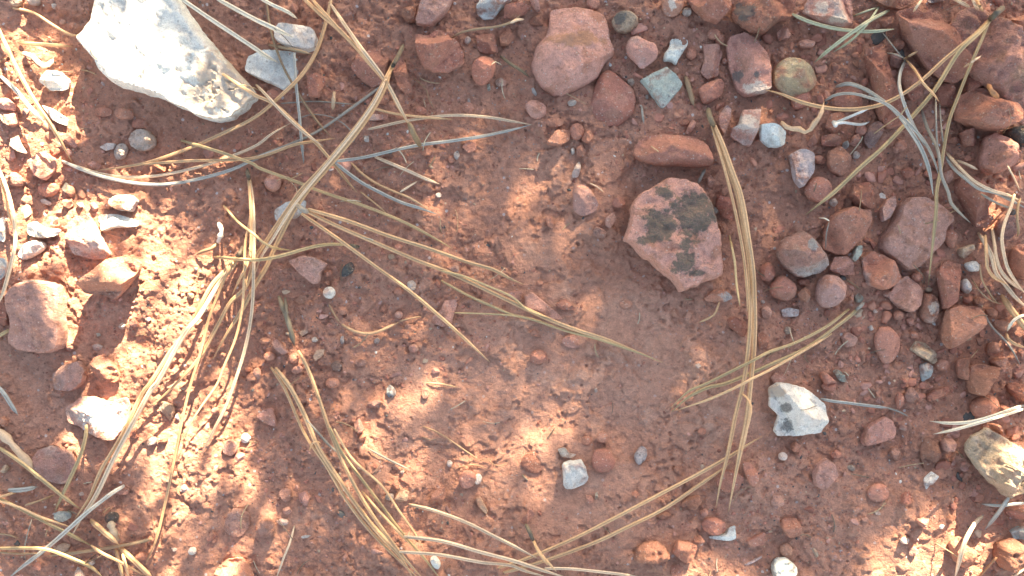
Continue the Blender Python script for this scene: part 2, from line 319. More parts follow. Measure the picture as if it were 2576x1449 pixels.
S('11','pebble','740,1280 790,1250 845,1275 830,1310 770,1320',2.5,'lump','P','O','~lit pinkish clod-like pebble')
S('11','pebble','e 580,1440 52,40 0',3,'round','O','P','~orange pebble')
S('11','pebble','e 70,1122 46,26 0',2.2,'round','N','O','~brownish flat pebble')
S('11','pebble','510,600 560,588 580,610 560,640 515,640',2.5,'facet','O','R','~small orange block beside the triangular stone')
S('11','pebble','510,680 550,665 560,700 530,715',2,'facet','O','R','~orange crumb above white pea-sized pebble')
S('11','chip','1350,20 1380,0 1405,20 1390,45 1360,45',2.2,'lump','W','Y','~ivory yellow crumb')
S('11','flake','290,820 340,775 390,790 385,840 330,855',1.2,'flat','N','T','~flat brown round flake')
S('11','pebble','e 1078,752 36,30 0',2,'round','O','R','~orange bead beside ivory pebble')
S('11','chip','1450,570 1500,550 1535,560 1530,600 1480,600',2,'facet','P','W','~pale pink crumb beside the long needle')
S('11','flake','430,1240 460,1190 520,1185 510,1230 450,1280',1.2,'flat','T','N','~curved tan bark flake')
S('11','pebble','1040,400 1080,385 1110,410 1090,445 1050,435',2.5,'round','R','P','~dull red bead between needles')
S('11','pebble','940,870 970,845 990,880 970,910 940,905',2,'facet','R','P','~dull red crumb')
S('11','flake','560,1300 610,1265 660,1300 640,1360 580,1350',1.6,'lump','K','T','~dark brown husk fragment')
S('11','pebble','1000,470 1040,465 1055,495 1020,520 995,500',2,'lump','T','P','~tan crumb above the ivory pebble')
S('11','flake','330,1050 390,1030 400,1060 340,1095',1.2,'flat','T','W','~small tan flake beside mossy twig')
S('11','pebble','400,830 430,820 445,850 415,860',2,'lump','O','R','~orange crumb beside brown flake')
S('11','pebble','950,60 1000,50 1025,80 980,95',1.6,'flat','R','P','~flat red flake-like pebble above needles')
S('11','pebble','1250,1160 1270,1110 1300,1120 1290,1160',2,'lump','O','R','~lit orange crumb')
# tile 21
S('21','stone','890,130 920,60 1020,-20 1120,-85 1180,-105 1290,-90 1370,-60 1440,20 1490,110 1530,230 1560,370 1575,530 1570,630 1430,690 1260,765 1220,690 1080,570 970,490 880,390 830,370 880,240',14,'flat','P','O','big pink rock patched with dark grey green lichen','the lichen-patched rock',['lichen 1370,170 170,150','lichen 1130,240 130,120','lichen 1300,540 80,100','lichen 1150,10 70,60','lichen 1310,400 60,50','lichen 1390,610 50,30','lichen 1400,70 90,70','lichen 980,370 60,30'])
S('21','stone','455,0 470,-60 560,-50 620,20 660,100 620,160 520,190 460,140',6,'round','U','P','purplish rounded stone with tan lower edge','the purplish rounded stone')
S('21','pebble','605,290 640,255 720,300 700,355 620,340',4,'lump','U','L','~purple pebble with a pale crest')
S('21','pebble','245,195 290,180 320,220 310,280 270,260',3,'facet','O','R','~orange thorn-shaped chip')
S('21','pebble','e 805,80 50,42 0',3,'round','R','P','~dull red rounded pebble')
S('21','pebble','700,200 760,150 790,200 740,280 700,260',2.5,'flat','P','U','~faint pinkish slab chip')
S('21','flake','1440,800 1530,730 1620,745 1675,800 1600,835 1470,830',4,'round','O','B','shell-shaped stone, red brown with a grey tip','the grey-tipped shell-shaped stone',['grey 1630,800 50,60'])
S('21','stone','90,790 140,750 200,790 270,850 340,910 390,970 300,960 200,900 110,880',3,'flat','P','U','~long mauve pink sliver of stone')
S('21','stone','320,850 400,800 490,890 380,890',3,'facet','O','P','~flat orange triangular stone')
S('21','stone','-30,750 75,745 70,830 -30,820',2.5,'flat','P','O','~small pink oblong chip')
S('21','pebble','e 200,1245 66,56 -10',4,'round','R','P','round dark pink pebble below the needle fan','the round dark pink pebble')
S('21','pebble','e 860,850 48,32 0',1.6,'round','O','P','~sunken orange pebble on the bare crust')
S('21','pebble','1200,900 1240,870 1270,910 1250,945 1215,940',2,'facet','O','P','~sunken orange chip')
S('21','stone','1620,960 1670,935 1760,980 1770,1060 1740,1100 1640,1020',5,'facet','D','O','~red stone with a pale edge, under long needles')
S('21','pebble','1850,1080 1890,1055 1930,1100 1920,1190 1870,1190',4,'facet','R','O','~rusty stone beside long needles')
S('21','pebble','1530,200 1600,220 1640,280 1590,330 1550,290',4,'lump','O','T','~tan orange stone behind the lichen')
S('21','stone','1540,30 1640,50 1670,220 1590,190 1530,110',6,'facet','R','O','~red stone pressed between lichen rock and long needles')
S('21','chip','1500,120 1560,110 1560,150 1520,175',2.5,'flat','G','B','~grey green chip')
S('21','pebble','e 210,690 26,22 0',2,'round','O','R','~orange bead on bare crust')
S('21','pebble','e 20,617 27,20 0',1.6,'round','O','P','~flat orange bead')
S('21','pebble','130,1060 170,1030 230,1105 150,1085',2,'facet','O','R','~orange three-cornered chip')
S('21','chip','1380,1305 1410,1290 1430,1310 1400,1335',1.5,'flat','B','G','~grey chip on bare crust')
S('21','pebble','1890,560 1930,540 1960,600 1930,670 1890,640',3.5,'round','R','P','~red stone at the needle side')
S('21','pebble','1880,880 1920,850 1960,900 1940,960 1890,950',4,'round','P','R','~pinkish red stone beside long needles')
S('21','chip','1870,820 1900,812 1912,835 1885,848',1.5,'lump','W','B','~tiny white crumb')
S('21','pebble','e 460,1130 84,50 5',1.2,'round','P','U','~barely showing flat pink stone')
S('21','chip','1480,1090 1510,1070 1530,1090 1510,1110',1.2,'facet','P','O','~faint pinkish crumb')
# tile 31
S('31','stone','60,430 110,350 250,290 310,330 400,450 450,540 420,600 280,640 210,650 120,580 60,500',11,'lump','P','W','big rounded pink cobble speckled with white','the speckled pink cobble',['grey 340,400 40,40'])
S('31','stone','960,110 1030,50 1150,40 1250,100 1360,170 1370,230 1310,280 1300,380 1200,480 1110,580 1040,600 940,530 820,450 830,350 900,260 950,180',9,'flat','P','N','large flat tan pink rock crossed by one thin needle','the flat tan pink rock')
S('31','stone','610,110 700,140 755,200 720,320 650,400 580,480 520,480 400,430 430,250 480,170',9,'facet','O','P','two-sided stone, rusty and pale pink faces','the two-sided stone')
S('31','stone','600,30 640,-60 780,-40 800,80 780,130 680,120',7,'facet','D','R','~dark red stone')
S('31','stone','840,130 880,60 945,30 950,110 900,200 850,230',4,'flat','P','L','~slender pinkish leaf-shaped stone')
S('31','stone','450,590 500,490 580,485 620,540 655,620 560,630',6,'facet','P','R','~pinkish red hump-shaped stone')
S('31','stone','0,730 50,650 110,620 215,700 200,790 130,830 30,790',6,'round','R','P','~smooth red stone touching the speckled cobble')
S('31','stone','350,740 380,650 440,615 530,640 580,700 570,800 490,870 400,880 360,820',9,'round','U','R','round dusky purple stone','the round purple stone')
S('31','stone','700,500 780,445 880,480 960,560 1010,650 960,700 860,745 740,700 720,620',10,'facet','O','L','ridged stone, half orange half grey','the ridged stone')
S('31','stone','900,790 960,680 1040,630 1120,680 1170,750 1140,860 1060,910 980,880',6,'facet','P','N','~dull tan pink stone of irregular shape')
S('31','stone','1140,860 1160,760 1250,770 1275,860 1250,980 1200,995 1140,950',6,'lump','O','W','upright orange stone with a white spot','the white-spotted orange stone',['cream 1245,880 30,50'])
S('31','stone','1260,600 1330,520 1450,540 1460,620 1410,750 1390,830 1310,890 1290,740',6,'facet','R','O','~long red stone reaching up from the rust red wedge')
S('31','stone','1300,1070 1340,880 1440,850 1590,870 1600,920 1520,1060 1440,1140 1350,1190 1310,1130',14,'facet','O','D','big rust red wedge stone','the rust red wedge')
S('31','stone','790,1100 830,1020 920,1010 990,1090 1000,1180 960,1260 880,1310 820,1230',4,'round','R','P','sunken red oval stone','the sunken red oval')
S('31','stone','1060,1190 1110,1120 1190,1140 1260,1210 1280,1290 1240,1300 1130,1240',5,'facet','T','G','tan and green slanting sliver of stone','the tan and green sliver')
S('31','stone','1140,1300 1200,1280 1240,1320 1210,1400 1160,1440 1145,1380',4,'lump','B','L','~powder blue stone')
S('31','pebble','1250,1300 1310,1250 1370,1290 1350,1340 1280,1350',4,'round','R','P','~small red stone beside powder blue one')
S('31','stone','1500,1400 1520,1310 1620,1295 1770,1330 1760,1400 1690,1450 1590,1540 1510,1510',11,'facet','N','P','grey brown block with sunlit cream top','the cream-topped brown block')
S('32','stone','1520,180 1560,120 1660,70 1710,110 1720,200 1620,240 1550,250',8,'round','O','R','bright orange red rounded stone under the white needles','the bright orange stone')
S('31','pebble','1310,310 1370,280 1410,330 1410,420 1370,430 1330,370',5,'round','R','O','~red rounded stone beside flat tan pink rock')
S('31','stone','1430,430 1520,395 1530,440 1480,510 1440,480',5,'facet','T','O','~tan pointed stone')
S('31','stone','1470,540 1550,515 1600,550 1590,600 1510,605',4,'lump','W','B','~grey white stone beside the straw pile')
S('31','stone','1440,720 1460,660 1505,650 1520,760 1490,770',5,'lump','W','Y','~yellowish white upright pebble')
S('31','pebble','e 1118,640 44,38 0',4,'round','R','D','~small dark red round pebble')
S('31','pebble','e 980,930 36,38 0',3,'round','O','P','~small orange round pebble')
S('31','pebble','215,760 280,715 325,750 300,840 240,810',5,'facet','O','W','~pale orange pebble with white corner')
S('31','pebble','e 268,682 48,30 0',3,'round','R','P','~red pebble under the speckled cobble')
S('31','stone','-60,560 0,520 60,600 20,680 -60,660',5,'round','R','P','~smooth red stone beside speckled cobble')
S('31','pebble','580,850 640,760 650,800 610,850',3,'round','P','O','~pink crescent pebble at needle sheath')
S('31','pebble','650,790 685,755 720,800 700,840 660,830',3,'lump','G','B','~grey green pebble at needle sheath')
S('31','stone','610,510 660,410 700,400 690,470 640,530',4,'flat','G','B','~pale green slanting chip')
S('31','stone','1840,430 1880,390 1980,400 1980,680 1870,650 1830,560',10,'round','O','R','bright red orange rock cut by the edge beside straw','the red orange edge rock')
S('31','stone','1400,-20 1420,-100 1500,-110 1590,-50 1600,60 1640,140 1700,200 1640,280 1560,270 1530,180 1470,90',9,'facet','D','P','tall crooked maroon rock behind the grey needles','the crooked maroon rock')
S('31','stone','1720,240 1790,160 1850,220 1870,320 1800,370 1740,340',7,'lump','U','R','~purple red stone under the straw')
S('31','stone','380,1370 420,1350 500,1420 530,1470 430,1470',5,'round','R','P','~slanting red stone touching the white lichened one')
S('31','stone','480,1350 520,1330 580,1390 600,1440 540,1430',4,'lump','G','T','~greenish grey oblong stone')
S('31','stone','540,1090 600,1050 680,1100 660,1160 580,1180',3,'lump','P','O','~pinkish half-sunk stone')
S('31','stone','20,1400 70,1340 150,1400 120,1430 40,1440',3.5,'facet','P','R','~pink triangular stone above the white lichened one')
S('31','pebble','1650,1200 1680,1120 1740,1150 1720,1240 1670,1240',6,'round','O','R','~orange rounded stone')
S('31','pebble','1680,1280 1750,1240 1820,1270 1800,1340 1720,1330',6,'facet','O','D','~red split stone above the cream-topped block')
S('31','pebble','1545,820 1580,785 1615,820 1600,865 1560,865',4,'lump','O','P','~sunlit orange ring-shaped pebble')
S('31','stone','1700,970 1790,960 1820,1020 1760,1060 1710,1010',5,'round','N','O','~brown stone under the white curl')
S('31','chip','455,70 490,40 528,80 500,115 470,105',2.5,'lump','W','B','~white crumb beside the tan needle tip')
S('31','chip','785,885 810,875 825,905 800,920',1.8,'lump','W','P','~tiny white bead')
S('31','chip','760,1010 785,1000 795,1040 765,1050',1.8,'lump','W','P','~tiny white sliver above the sunken oval')
S('31','chip','e 145,1045 28,30 0',1.6,'lump','G','W','~pale green crumb')
S('31','stone','95,890 150,870 230,885 220,940 110,945',2,'flat','L','P','~lavender half-sunk stone')
S('31','pebble','640,170 610,170',0,'x','R','R','')
S('31','pebble','1640,880 1690,870 1720,910 1700,950 1660,940',4,'round','O','P','~sunlit orange bead')
S('31','stone','1420,1270 1490,1250 1520,1310 1490,1420 1430,1400',6,'facet','O','N','~lit orange brown stone beside the cream-topped block')
S('31','pebble','1040,960 1090,950 1110,1000 1070,1020',2.5,'facet','P','R','~pinkish chip')
S('31','pebble','860,750 900,730 940,770 910,800 870,790',3,'round','P','O','~little pinkish orange pebble')
S('31','pebble','1060,1060 1110,1050 1130,1100 1080,1110',3,'round','R','P','~dull red round pebble')
# tile 02
S('02','stone','500,200 520,160 610,95 720,95 830,130 960,100 990,170 980,260 930,350 860,425 760,380 640,330 520,290',9,'facet','P','W','pink stone with a shiny white broken face','the white-faced pink stone',['white 800,270 160,90'])
S('02','stone','240,560 300,480 420,460 560,520 580,600 550,680 490,760 400,750 320,700 260,640',4,'lump','U','B','half-buried grey mottled stone beside the green needle','the sunken grey stone')
S('02','flake','1190,180 1240,130 1310,140 1330,200 1290,290 1240,230',2.5,'lump','T','W','~crinkled tan bark scrap between needles')
S('02','pebble','1105,430 1140,390 1190,405 1185,450 1130,470',3,'lump','B','L','~grey knobbly pebble beside thick needles')
S('02','pebble','1200,400 1250,385 1275,420 1240,450 1205,435',3,'lump','O','P','~orange crumb beside grey knobbly pebble')
S('02','stone','1815,410 1850,360 1900,400 1880,440 1830,450',3,'lump','W','G','~ivory green stone')
S('02','stone','1680,470 1730,410 1790,440 1800,500 1750,545 1690,520',2.5,'flat','P','R','~flat pink stone on sunlit soil')
S('02','stone','1690,1050 1740,940 1830,930 1890,980 1890,1080 1800,1170 1700,1120',3.5,'lump','P','O','~broad pink sunken stone')
S('02','stone','1610,1450 1640,1380 1720,1320 1830,1300 1910,1400 1920,1500 1600,1500',7,'facet','O','P','sunlit orange stone cut by the bottom edge','the orange bottom-edge stone')
S('02','pebble','1025,1290 1070,1260 1115,1290 1095,1330 1040,1325',3.5,'round','O','R','~orange rounded pebble beside the thin long needle')
S('02','pebble','e 1455,1258 32,30 0',2.4,'round','W','G','~round white pebble')
S('02','pebble','1285,1240 1320,1232 1348,1248 1320,1264',1.6,'lump','W','Y','~flat ivory crumb')
S('02','pebble','1560,1150 1610,1100 1650,1150 1620,1200 1580,1190',3,'facet','P','U','~pink diamond-shaped pebble')
S('02','stone','400,980 450,955 530,970 540,1010 480,1040 420,1010',4,'lump','B','K','~dark blue grey glassy stone')
S('02','stone','780,1010 830,960 890,970 900,1030 840,1050',3.5,'lump','K','L','~dark grey stone beside ridged twig')
S('02','chip','560,1430 590,1370 640,1449 620,1480 570,1480',3,'facet','B','L','~slate blue chip at the bottom edge')
S('02','pebble','1360,790 1380,740 1430,790 1410,820 1370,815',2,'lump','L','P','~lavender crumb on sunlit soil')
S('02','pebble','10,300 30,240 65,270 50,320 20,325',3,'facet','O','P','~sunlit orange pebble at the edge')
S('02','pebble','20,620 50,605 70,640 45,670 20,660',3,'facet','T','O','~sunlit tan crumb at the edge')
S('02','chip','600,820 625,810 640,840 605,845',1.5,'lump','L','B','~tiny lilac chip')
S('02','flake','400,1230 490,1190 540,1210 520,1260 430,1260',2,'flat','T','N','~tan grey bark flake among the straw')
S('02','pebble','660,1340 700,1320 725,1350 690,1375',2.5,'round','B','K','~dark slate pebble among the straw')
S('02','pebble','920,670 950,655 970,675 945,690',1.8,'lump','P','W','~pale crumb beside the thick needles')
S('02','pebble','880,800 920,770 980,790 970,830 910,830',2.5,'flat','P','N','~pinkish flake beside white needle tip')
S('02','pebble','1200,330 1180,330',0,'x','R','R','')
S('02','pebble','1590,190 1630,170 1665,195 1640,225 1600,220',3,'round','P','O','~round pinkish pebble')
# tile 12
S('12','stone','5,240 60,190 130,175 155,280 150,320 80,300',3,'flat','P','R','~flat pink stone with straight edge')
S('12','stone','985,30 1010,0 1050,30 1060,80 1020,110 990,90',4,'lump','B','W','grey white upright stone on the sunlit crust','the grey white upright stone')
S('12','pebble','840,140 900,115 955,130 920,170 860,180',3,'facet','P','W','~pinkish white chip')
S('12','stone','740,290 780,250 820,340 790,370 750,350',3,'facet','P','R','~pink leaning chip')
S('12','stone','15,1060 50,1010 120,1010 155,1090 120,1160 30,1160',4.5,'lump','P','O','~rounded pink stone')
S('12','pebble','e 205,1040 44,26 5',2.2,'round','L','W','~lavender oval pebble')
S('12','stone','175,820 200,780 275,800 265,880 220,885',4,'lump','P','O','~pink stone in sun')
S('12','stone','320,830 380,800 415,850 380,930 330,890',4,'facet','P','L','~pale pink stone with lilac side')
S('12','pebble','970,850 1000,820 1045,830 1040,870 990,880',3.5,'lump','W','B','~pale blue white pebble touching thin needle')
S('12','pebble','1050,860 1090,790 1160,810 1140,880 1080,890',4,'facet','T','U','~tan stone with a dark side')
S('12','stone','1520,720 1560,650 1630,650 1670,700 1640,780 1560,790',4,'round','R','P','red round stone with white bead beside it','the red stone with a white bead')
S('12','pebble','e 1675,716 31,42 15',3,'round','W','L','~white oval bead touching the red stone')
S('12','stone','1310,900 1330,820 1420,770 1440,830 1400,900 1330,930',4,'facet','O','P','~orange faceted stone')
S('12','stone','1310,1310 1350,1290 1395,1340 1390,1390 1340,1390',4.5,'round','W','G','pale egg-like pebble under the bottom needles','the pale egg-like pebble')
S('12','clod','1250,50 1290,35 1310,80 1290,115 1250,110',2,'lump','P','O','~pinkish crumb on the sunlit crust')
S('12','pebble','e 1462,600 22,26 0',2,'lump','W','P','~pale bead beside rootlet')
S('12','pebble','1085,650 1110,635 1125,665 1100,685',2,'lump','W','P','~pale pink crumb at grey stick end')
S('12','pebble','655,1300 680,1270 695,1300 670,1335',2,'facet','P','L','~lilac pink crumb')
S('12','chip','340,1150 370,1135 425,1135 400,1155 350,1165',1.5,'flat','W','T','~pale straw-like chip')
S('12','pebble','1020,760 1050,715 1085,745 1070,790 1030,790',3,'facet','O','P','~orange lit crumb above pale blue pebble')
S('12','pebble','770,400 820,370 835,400 800,440',3.5,'facet','O','T','~lit orange pointed clod')
S('12','pebble','1500,1190 1540,1170 1575,1200 1540,1225',2.5,'round','P','O','~pinkish pebble above the bottom needles')
S('12','pebble','200,940 250,920 275,960 240,990 205,975',2.5,'facet','P','R','~pink red crumb')
S('12','flake','1650,860 1690,840 1750,950 1740,980 1680,920',2.5,'flat','T','N','~slanting tan bark scrap')
# tile 22
S('22','stone','370,590 450,575 530,565 560,640 580,720 530,770 420,800 380,760 385,690',5,'lump','W','P','square white and tan quartz stone','the square white stone')
S('22','stone','600,540 630,490 720,485 770,540 785,600 740,660 650,670 600,620',4,'round','R','P','sunken round red stone beside the square white one','the sunken round red stone')
S('22','flake','340,490 400,475 430,520 490,530 440,560 370,545',2,'flat','B','G','~thin grey chip touching the square white stone')
S('22','stone','920,530 970,455 1020,490 1015,560 950,615 925,580',4,'lump','L','U','~purple grey gritty stone')
S('22','pebble','1215,630 1240,615 1285,660 1260,680 1225,660',2,'flat','N','B','~small grey brown chip')
S('22','stone','1270,900 1330,850 1410,830 1435,890 1370,950 1300,940',5,'lump','O','R','~orange red stone above the red oval pebble')
S('22','pebble','1425,1050 1460,1010 1530,1000 1600,1035 1617,1090 1580,1130 1500,1140 1440,1100',6,'round','R','D','smooth red oval pebble beside bright white chip','the red oval pebble')
S('22','chip','1480,1150 1610,1130 1640,1080 1685,1065 1690,1165 1640,1178 1500,1168',2.5,'flat','W','B','bright white L-shaped chip under the red oval pebble','the white L-shaped chip')
S('22','stone','1200,1270 1240,1170 1330,1185 1400,1220 1360,1350 1280,1330',7,'facet','O','R','angular red stone striped by a needle shadow','the angular red stone')
S('22','clod','920,1290 960,1200 1080,1170 1150,1220 1200,1310 1070,1350 930,1340',5,'rough','O','N','crumbly orange clod of soil in the sun','the crumbly orange clod')
S('22','stone','1520,740 1600,640 1700,660 1755,700 1700,800 1600,820',3,'flat','R','P','~flat red stone under the crossing needle tips')
S('22','stone','1730,590 1790,580 1870,690 1820,780 1780,740',4,'round','R','O','~long slanting red stone beside needle tips')
S('22','stone','1600,480 1650,430 1695,470 1670,520 1620,520',4,'lump','R','O','~dull red lump beneath needles')
S('22','pebble','1290,720 1340,715 1370,770 1320,785',3,'lump','O','P','~lit orange crumb between the bottom needles')
S('22','pebble','e 680,402 42,42 0',2.6,'round','O','R','~small round orange pebble')
S('22','pebble','e 562,428 40,36 0',1.5,'round','O','P','~faint sunken orange pebble')
S('22','pebble','555,840 600,845 620,880 575,905',2,'facet','R','P','~small pink triangular chip')
S('22','chip','625,830 645,810 650,850 630,880',1.5,'flat','G','Y','~thin yellow green chip')
S('22','stone','60,1040 140,930 175,990 100,1060',3,'facet','O','P','~orange tapered stone above the bottom sheath')
S('22','stone','e 165,590 95,85 0',1.6,'lump','O','P','~broad faint red stone sunken in crust')
S('22','stone','1760,1180 1910,1110 1900,1200 1800,1230',2.5,'flat','R','P','~flat sunken red stone')
S('22','chip','1750,1360 1890,1290 1880,1312 1770,1372',1.2,'flat','L','B','~long grey sliver')
S('22','chip','615,30 640,20 648,60 625,68',1.4,'lump','W','G','~tiny white crumb on the bare crust')
S('22','pebble','1370,1160 1420,1140 1450,1180 1420,1210 1375,1200',3,'facet','R','P','~small red chip touching the angular red stone')
S('22','pebble','1420,960 1460,930 1485,970 1450,1000 1420,990',3,'round','R','P','~small red bead above the oval pebble')
S('22','stone','1200,1380 1260,1350 1290,1400 1260,1460 1200,1450',3,'facet','R','P','~dull red chip at the bottom edge')
S('22','pebble','1100,990 1160,960 1210,990 1170,1020 1110,1015',3,'facet','O','T','~lit orange flake-shaped stone')
S('22','pebble','1120,870 1145,860 1165,915 1140,925',2,'facet','O','P','~lit orange crumb beside the bottom needle')
S('22','pebble','900,830 930,800 965,830 930,860',2,'facet','O','P','~lit orange speck of stone')
S('22','pebble','e 1432,358 32,30 0',1.6,'round','O','P','~faint orange bead')
S('22','pebble','190,960 215,950 228,985 205,1000',1.6,'facet','R','P','~tiny red crumb')
S('22','pebble','1215,840 1240,825 1255,850 1225,860',1.8,'facet','O','P','~tiny lit crumb')
# tile 32
S('32','stone','5,100 0,30 60,-10 150,-5 280,30 380,100 420,140 435,200 430,300 400,365 290,380 190,390 70,390 40,350 70,250 60,220 0,160',12,'facet','W','W','white stone with a sooty grey lichen stain','the sooty white stone',['dark 140,180 42,40','dark 150,320 46,46','tan 60,60 60,50'])
S('32','stone','690,420 740,310 870,240 930,270 960,340 940,400 840,440 720,470',4,'flat','P','R','flat half-buried pink stone with rounded shoulder','the half-buried pink stone')
S('32','stone','330,680 360,600 430,550 490,600 510,680 470,730 410,800 340,760',5,'flat','P','U','pink leaf-shaped stone lying alone','the pink leaf-shaped stone')
S('32','stone','1480,450 1530,390 1640,330 1700,360 1800,420 1880,490 1960,560 1990,800 1870,840 1780,850 1640,720 1540,590 1480,520',17,'lump','T','W','big yellow grey cobble with a sunlit top','the yellow grey cobble')
S('32','stone','1610,310 1700,290 1760,320 1770,380 1720,350 1640,340',6,'round','O','R','~orange stone peeping from behind the yellow cobble')
S('32','chip','1170,720 1230,655 1275,690 1230,750 1190,800',3,'facet','W','B','bright white angular chip','the white angular chip')
S('32','stone','1140,490 1190,390 1270,420 1280,530 1240,650 1180,650 1150,560',6,'lump','N','U','~brown gritty upright stone')
S('32','stone','1300,430 1360,370 1400,430 1370,500 1310,500',5,'facet','P','O','~sunlit pinkish stone')
S('32','pebble','910,500 960,470 1010,530 970,590 920,550',3.5,'lump','P','N','~rough pinkish crumb')
S('32','stone','25,1350 60,1310 140,1305 210,1370 205,1420 150,1470 60,1475 20,1420',7,'lump','W','K','chalky white stone at the bottom edge','the chalky white stone',['dark 150,1350 20,14','dark 110,1410 16,10'])
S('32','stone','90,1070 110,1010 210,1010 245,1070 230,1130 150,1160',4.5,'facet','O','R','~rusty flat-topped stone')
S('32','pebble','e 132,1250 46,52 0',4,'round','N','O','~brown oval pebble')
S('32','stone','20,900 40,840 100,840 110,890 60,945',4,'facet','P','R','~small dull pink stone')
S('32','stone','1700,1310 1740,1190 1850,1150 1910,1230 1920,1330 1850,1405 1760,1390',11,'lump','N','P','brown red rock in the bottom corner','the corner brown rock')
S('32','stone','1830,1120 1900,1070 1980,1080 1980,1160 1850,1170',6,'facet','B','G','~slate blue stone behind the corner brown rock')
S('32','stone','1780,960 1850,920 1980,880 1980,1000 1850,1020',7,'round','R','D','~dark red stone at the edge')
S('32','stone','1350,1200 1420,1140 1520,1180 1555,1260 1540,1370 1470,1390 1390,1330',7,'lump','O','P','crumbly orange sunlit stone behind the bent green needle','the crumbly orange stone')
S('32','pebble','990,1175 1020,1150 1070,1170 1055,1205 1010,1205',2.5,'round','W','G','~greenish white pebble')
S('32','stone','1110,1020 1210,990 1215,1040 1180,1085 1130,1060',4,'lump','P','K','~speckled pinkish lump')
S('32','pebble','170,490 200,430 240,460 230,515 190,510',4,'facet','O','P','~lit orange angular pebble')
S('32','pebble','e 110,545 34,32 0',2.6,'round','W','B','~bright white bead')
S('32','pebble','50,600 90,585 130,610 110,645 60,640',2.5,'lump','P','R','~dusty pink crumb')
S('32','stone','1020,90 1070,10 1110,60 1130,100 1080,140 1040,130',4,'lump','P','O','~pinkish mottled stone')
S('32','stone','960,110 985,50 1020,90 1010,180 970,190',3.5,'round','R','O','~narrow red stone')
S('32','stone','1190,90 1250,40 1370,10 1360,60 1270,100 1200,130',4,'flat','R','P','~sloping dull red stone')
S('32','stone','e 830,820 84,72 0',2.5,'round','R','P','~sunken dull red stone')
S('32','pebble','700,1010 740,1000 765,1020 740,1040 705,1035',2,'facet','P','R','~pink crumb on smooth soil')
S('32','chip','800,960 830,950 848,980 815,990',1.6,'flat','W','P','~thin white chip on smooth soil')
S('32','stone','1790,10 1850,-20 1980,20 1980,150 1880,130',9,'lump','R','O','~red sunlit rock at the edge above white needles')
S('32','stone','395,10 430,-20 500,-20 500,60 420,50',4,'round','R','P','~sunken red pebble')
S('32','chip','980,340 1000,300 1045,310 1040,355',2.5,'lump','P','W','~bright pinkish crumb')
S('32','pebble','1720,170 1760,150 1830,170 1800,210 1740,210',5,'round','R','D','~dark red pebble beneath white needles')
S('32','stone','1020,830 1060,800 1090,860 1050,900 1000,890',3,'facet','R','P','~dull red flake of stone')
S('32','chip','590,620 630,605 660,630 640,660 600,645',1.5,'lump','G','B','~grey green crumb on smooth soil')
S('32','pebble','1330,1000 1380,990 1400,1030 1360,1060 1325,1040',3,'lump','O','P','~lit orange crumb')
S('32','pebble','470,520 520,490 560,530 530,560 480,560',2.5,'round','R','P','~faint sunken red pebble')
STONES = [s for s in STONES if s['form'] != 'x']
# ---- pine needles, straws and twigs: (width in tile units, colour, lift mm, path)
STRAWS = []
def N(name, cat, lab, needles, sheath=None, group='dry pine needles lying on the soil'):
    STRAWS.append(dict(name=name, cat=cat, lab=lab, needles=needles, sheath=sheath, group=group))
PN, PB = 'pine_needle', 'pine_needle_bundle'
N(PN,'pine needle','thin bent grey needle with hooked end near the crossing',[(9,'grey',1,'10 330,890 420,865 560,880 680,950 750,1050 640,1110')])
N(PN,'pine needle','thin grey needle lying level under the upper crossing',[(12,'grey',0,'10 190,780 450,765 600,775 750,790')])
N(PN,'pine needle','dark strip standing in for the needle bundle shadow beside the upper crossing',[(24,'grey',0,'10 960,640 700,830 450,1000 150,1130 -60,1200')])  # dark strip drawn in place of the long bundle's cast shadow
N(PN,'pine needle','short grey needle stub in front of the striped tan stone',[(26,'dust',1,'10 100,340 260,370 420,410')])
N(PN,'pine needle','dark thin needle falling steeply from the top edge past striped tan stone',[(20,'dust',1,'10 75,-20 80,20 110,220 200,490 330,720 450,900 570,1040')])
N(PN,'pine needle','straight upright grey needle below the striped tan stone',[(24,'blue',3,'10 290,400 300,600 330,900 345,1080 360,1230')])
N(PN,'pine needle','long arched needle, grey at top and tan below, sweeping under the white slab',[(30,'tan',2,'10 572,-20 520,200 450,400 350,560 180,730 0,880 / 00 1700,1000 1400,1130 1100,1230 720,1290')])
N(PB,'pine needles','fan of three grey tan needles curving under the white slab shadow',[(26,'pale',1,'00 480,1225 800,1320 1100,1335 1500,1260 1932,1100 / 10 120,1010 250,935'),(28,'blue',2,'00 470,1215 620,1280 800,1340 1100,1390 1350,1380 1750,1280 / 10 0,1195 200,1120 330,1070'),(24,'tan',1,'00 1080,1240 1400,1215 1932,1190 / 10 300,1090 450,1065 590,1045')])
N(PB,'pine needles','pair of parallel tan needles slanting down from the pitted end of the white slab',[(26,'tan',2,'00 1680,560 1932,720 / 10 130,780 300,930 500,1130 580,1230 700,1380 760,1449'),(24,'pale',2,'10 0,640 80,720 200,850 340,980 500,1100')])
N(PN,'pine needle','grey white needle ending in a knobbly tip on bare crust',[(28,'blue',1,'10 600,1230 700,1310 800,1380 930,1449 / 11 1100,80 1230,120 1360,165')])
N(PN,'pine needle','thin tan needle beside the knobbly-tipped grey one',[(20,'tan',1,'10 720,1230 800,1310 900,1380 1050,1449 / 11 1150,40 1300,130')])
N(PN,'pine needle','very thin tan needle parallel below the grey knobbly-tipped one',[(14,'tan',0,'11 790,0 880,70 980,155')])
N(PN,'pine needle','pale grey needle pair lying across red soil above the bare crust',[(30,'pale',1,'10 900,1185 1020,1235 1150,1290 1280,1350 1375,1385')])
N(PN,'pine needle','long straight tan needle running from the slab shadow to the crumbly crust',[(26,'green',2,'00 1370,1060 1700,1160 1932,1250 / 10 0,1255 300,1370 500,1449 / 11 800,100 1100,220 1350,350 1470,420')])
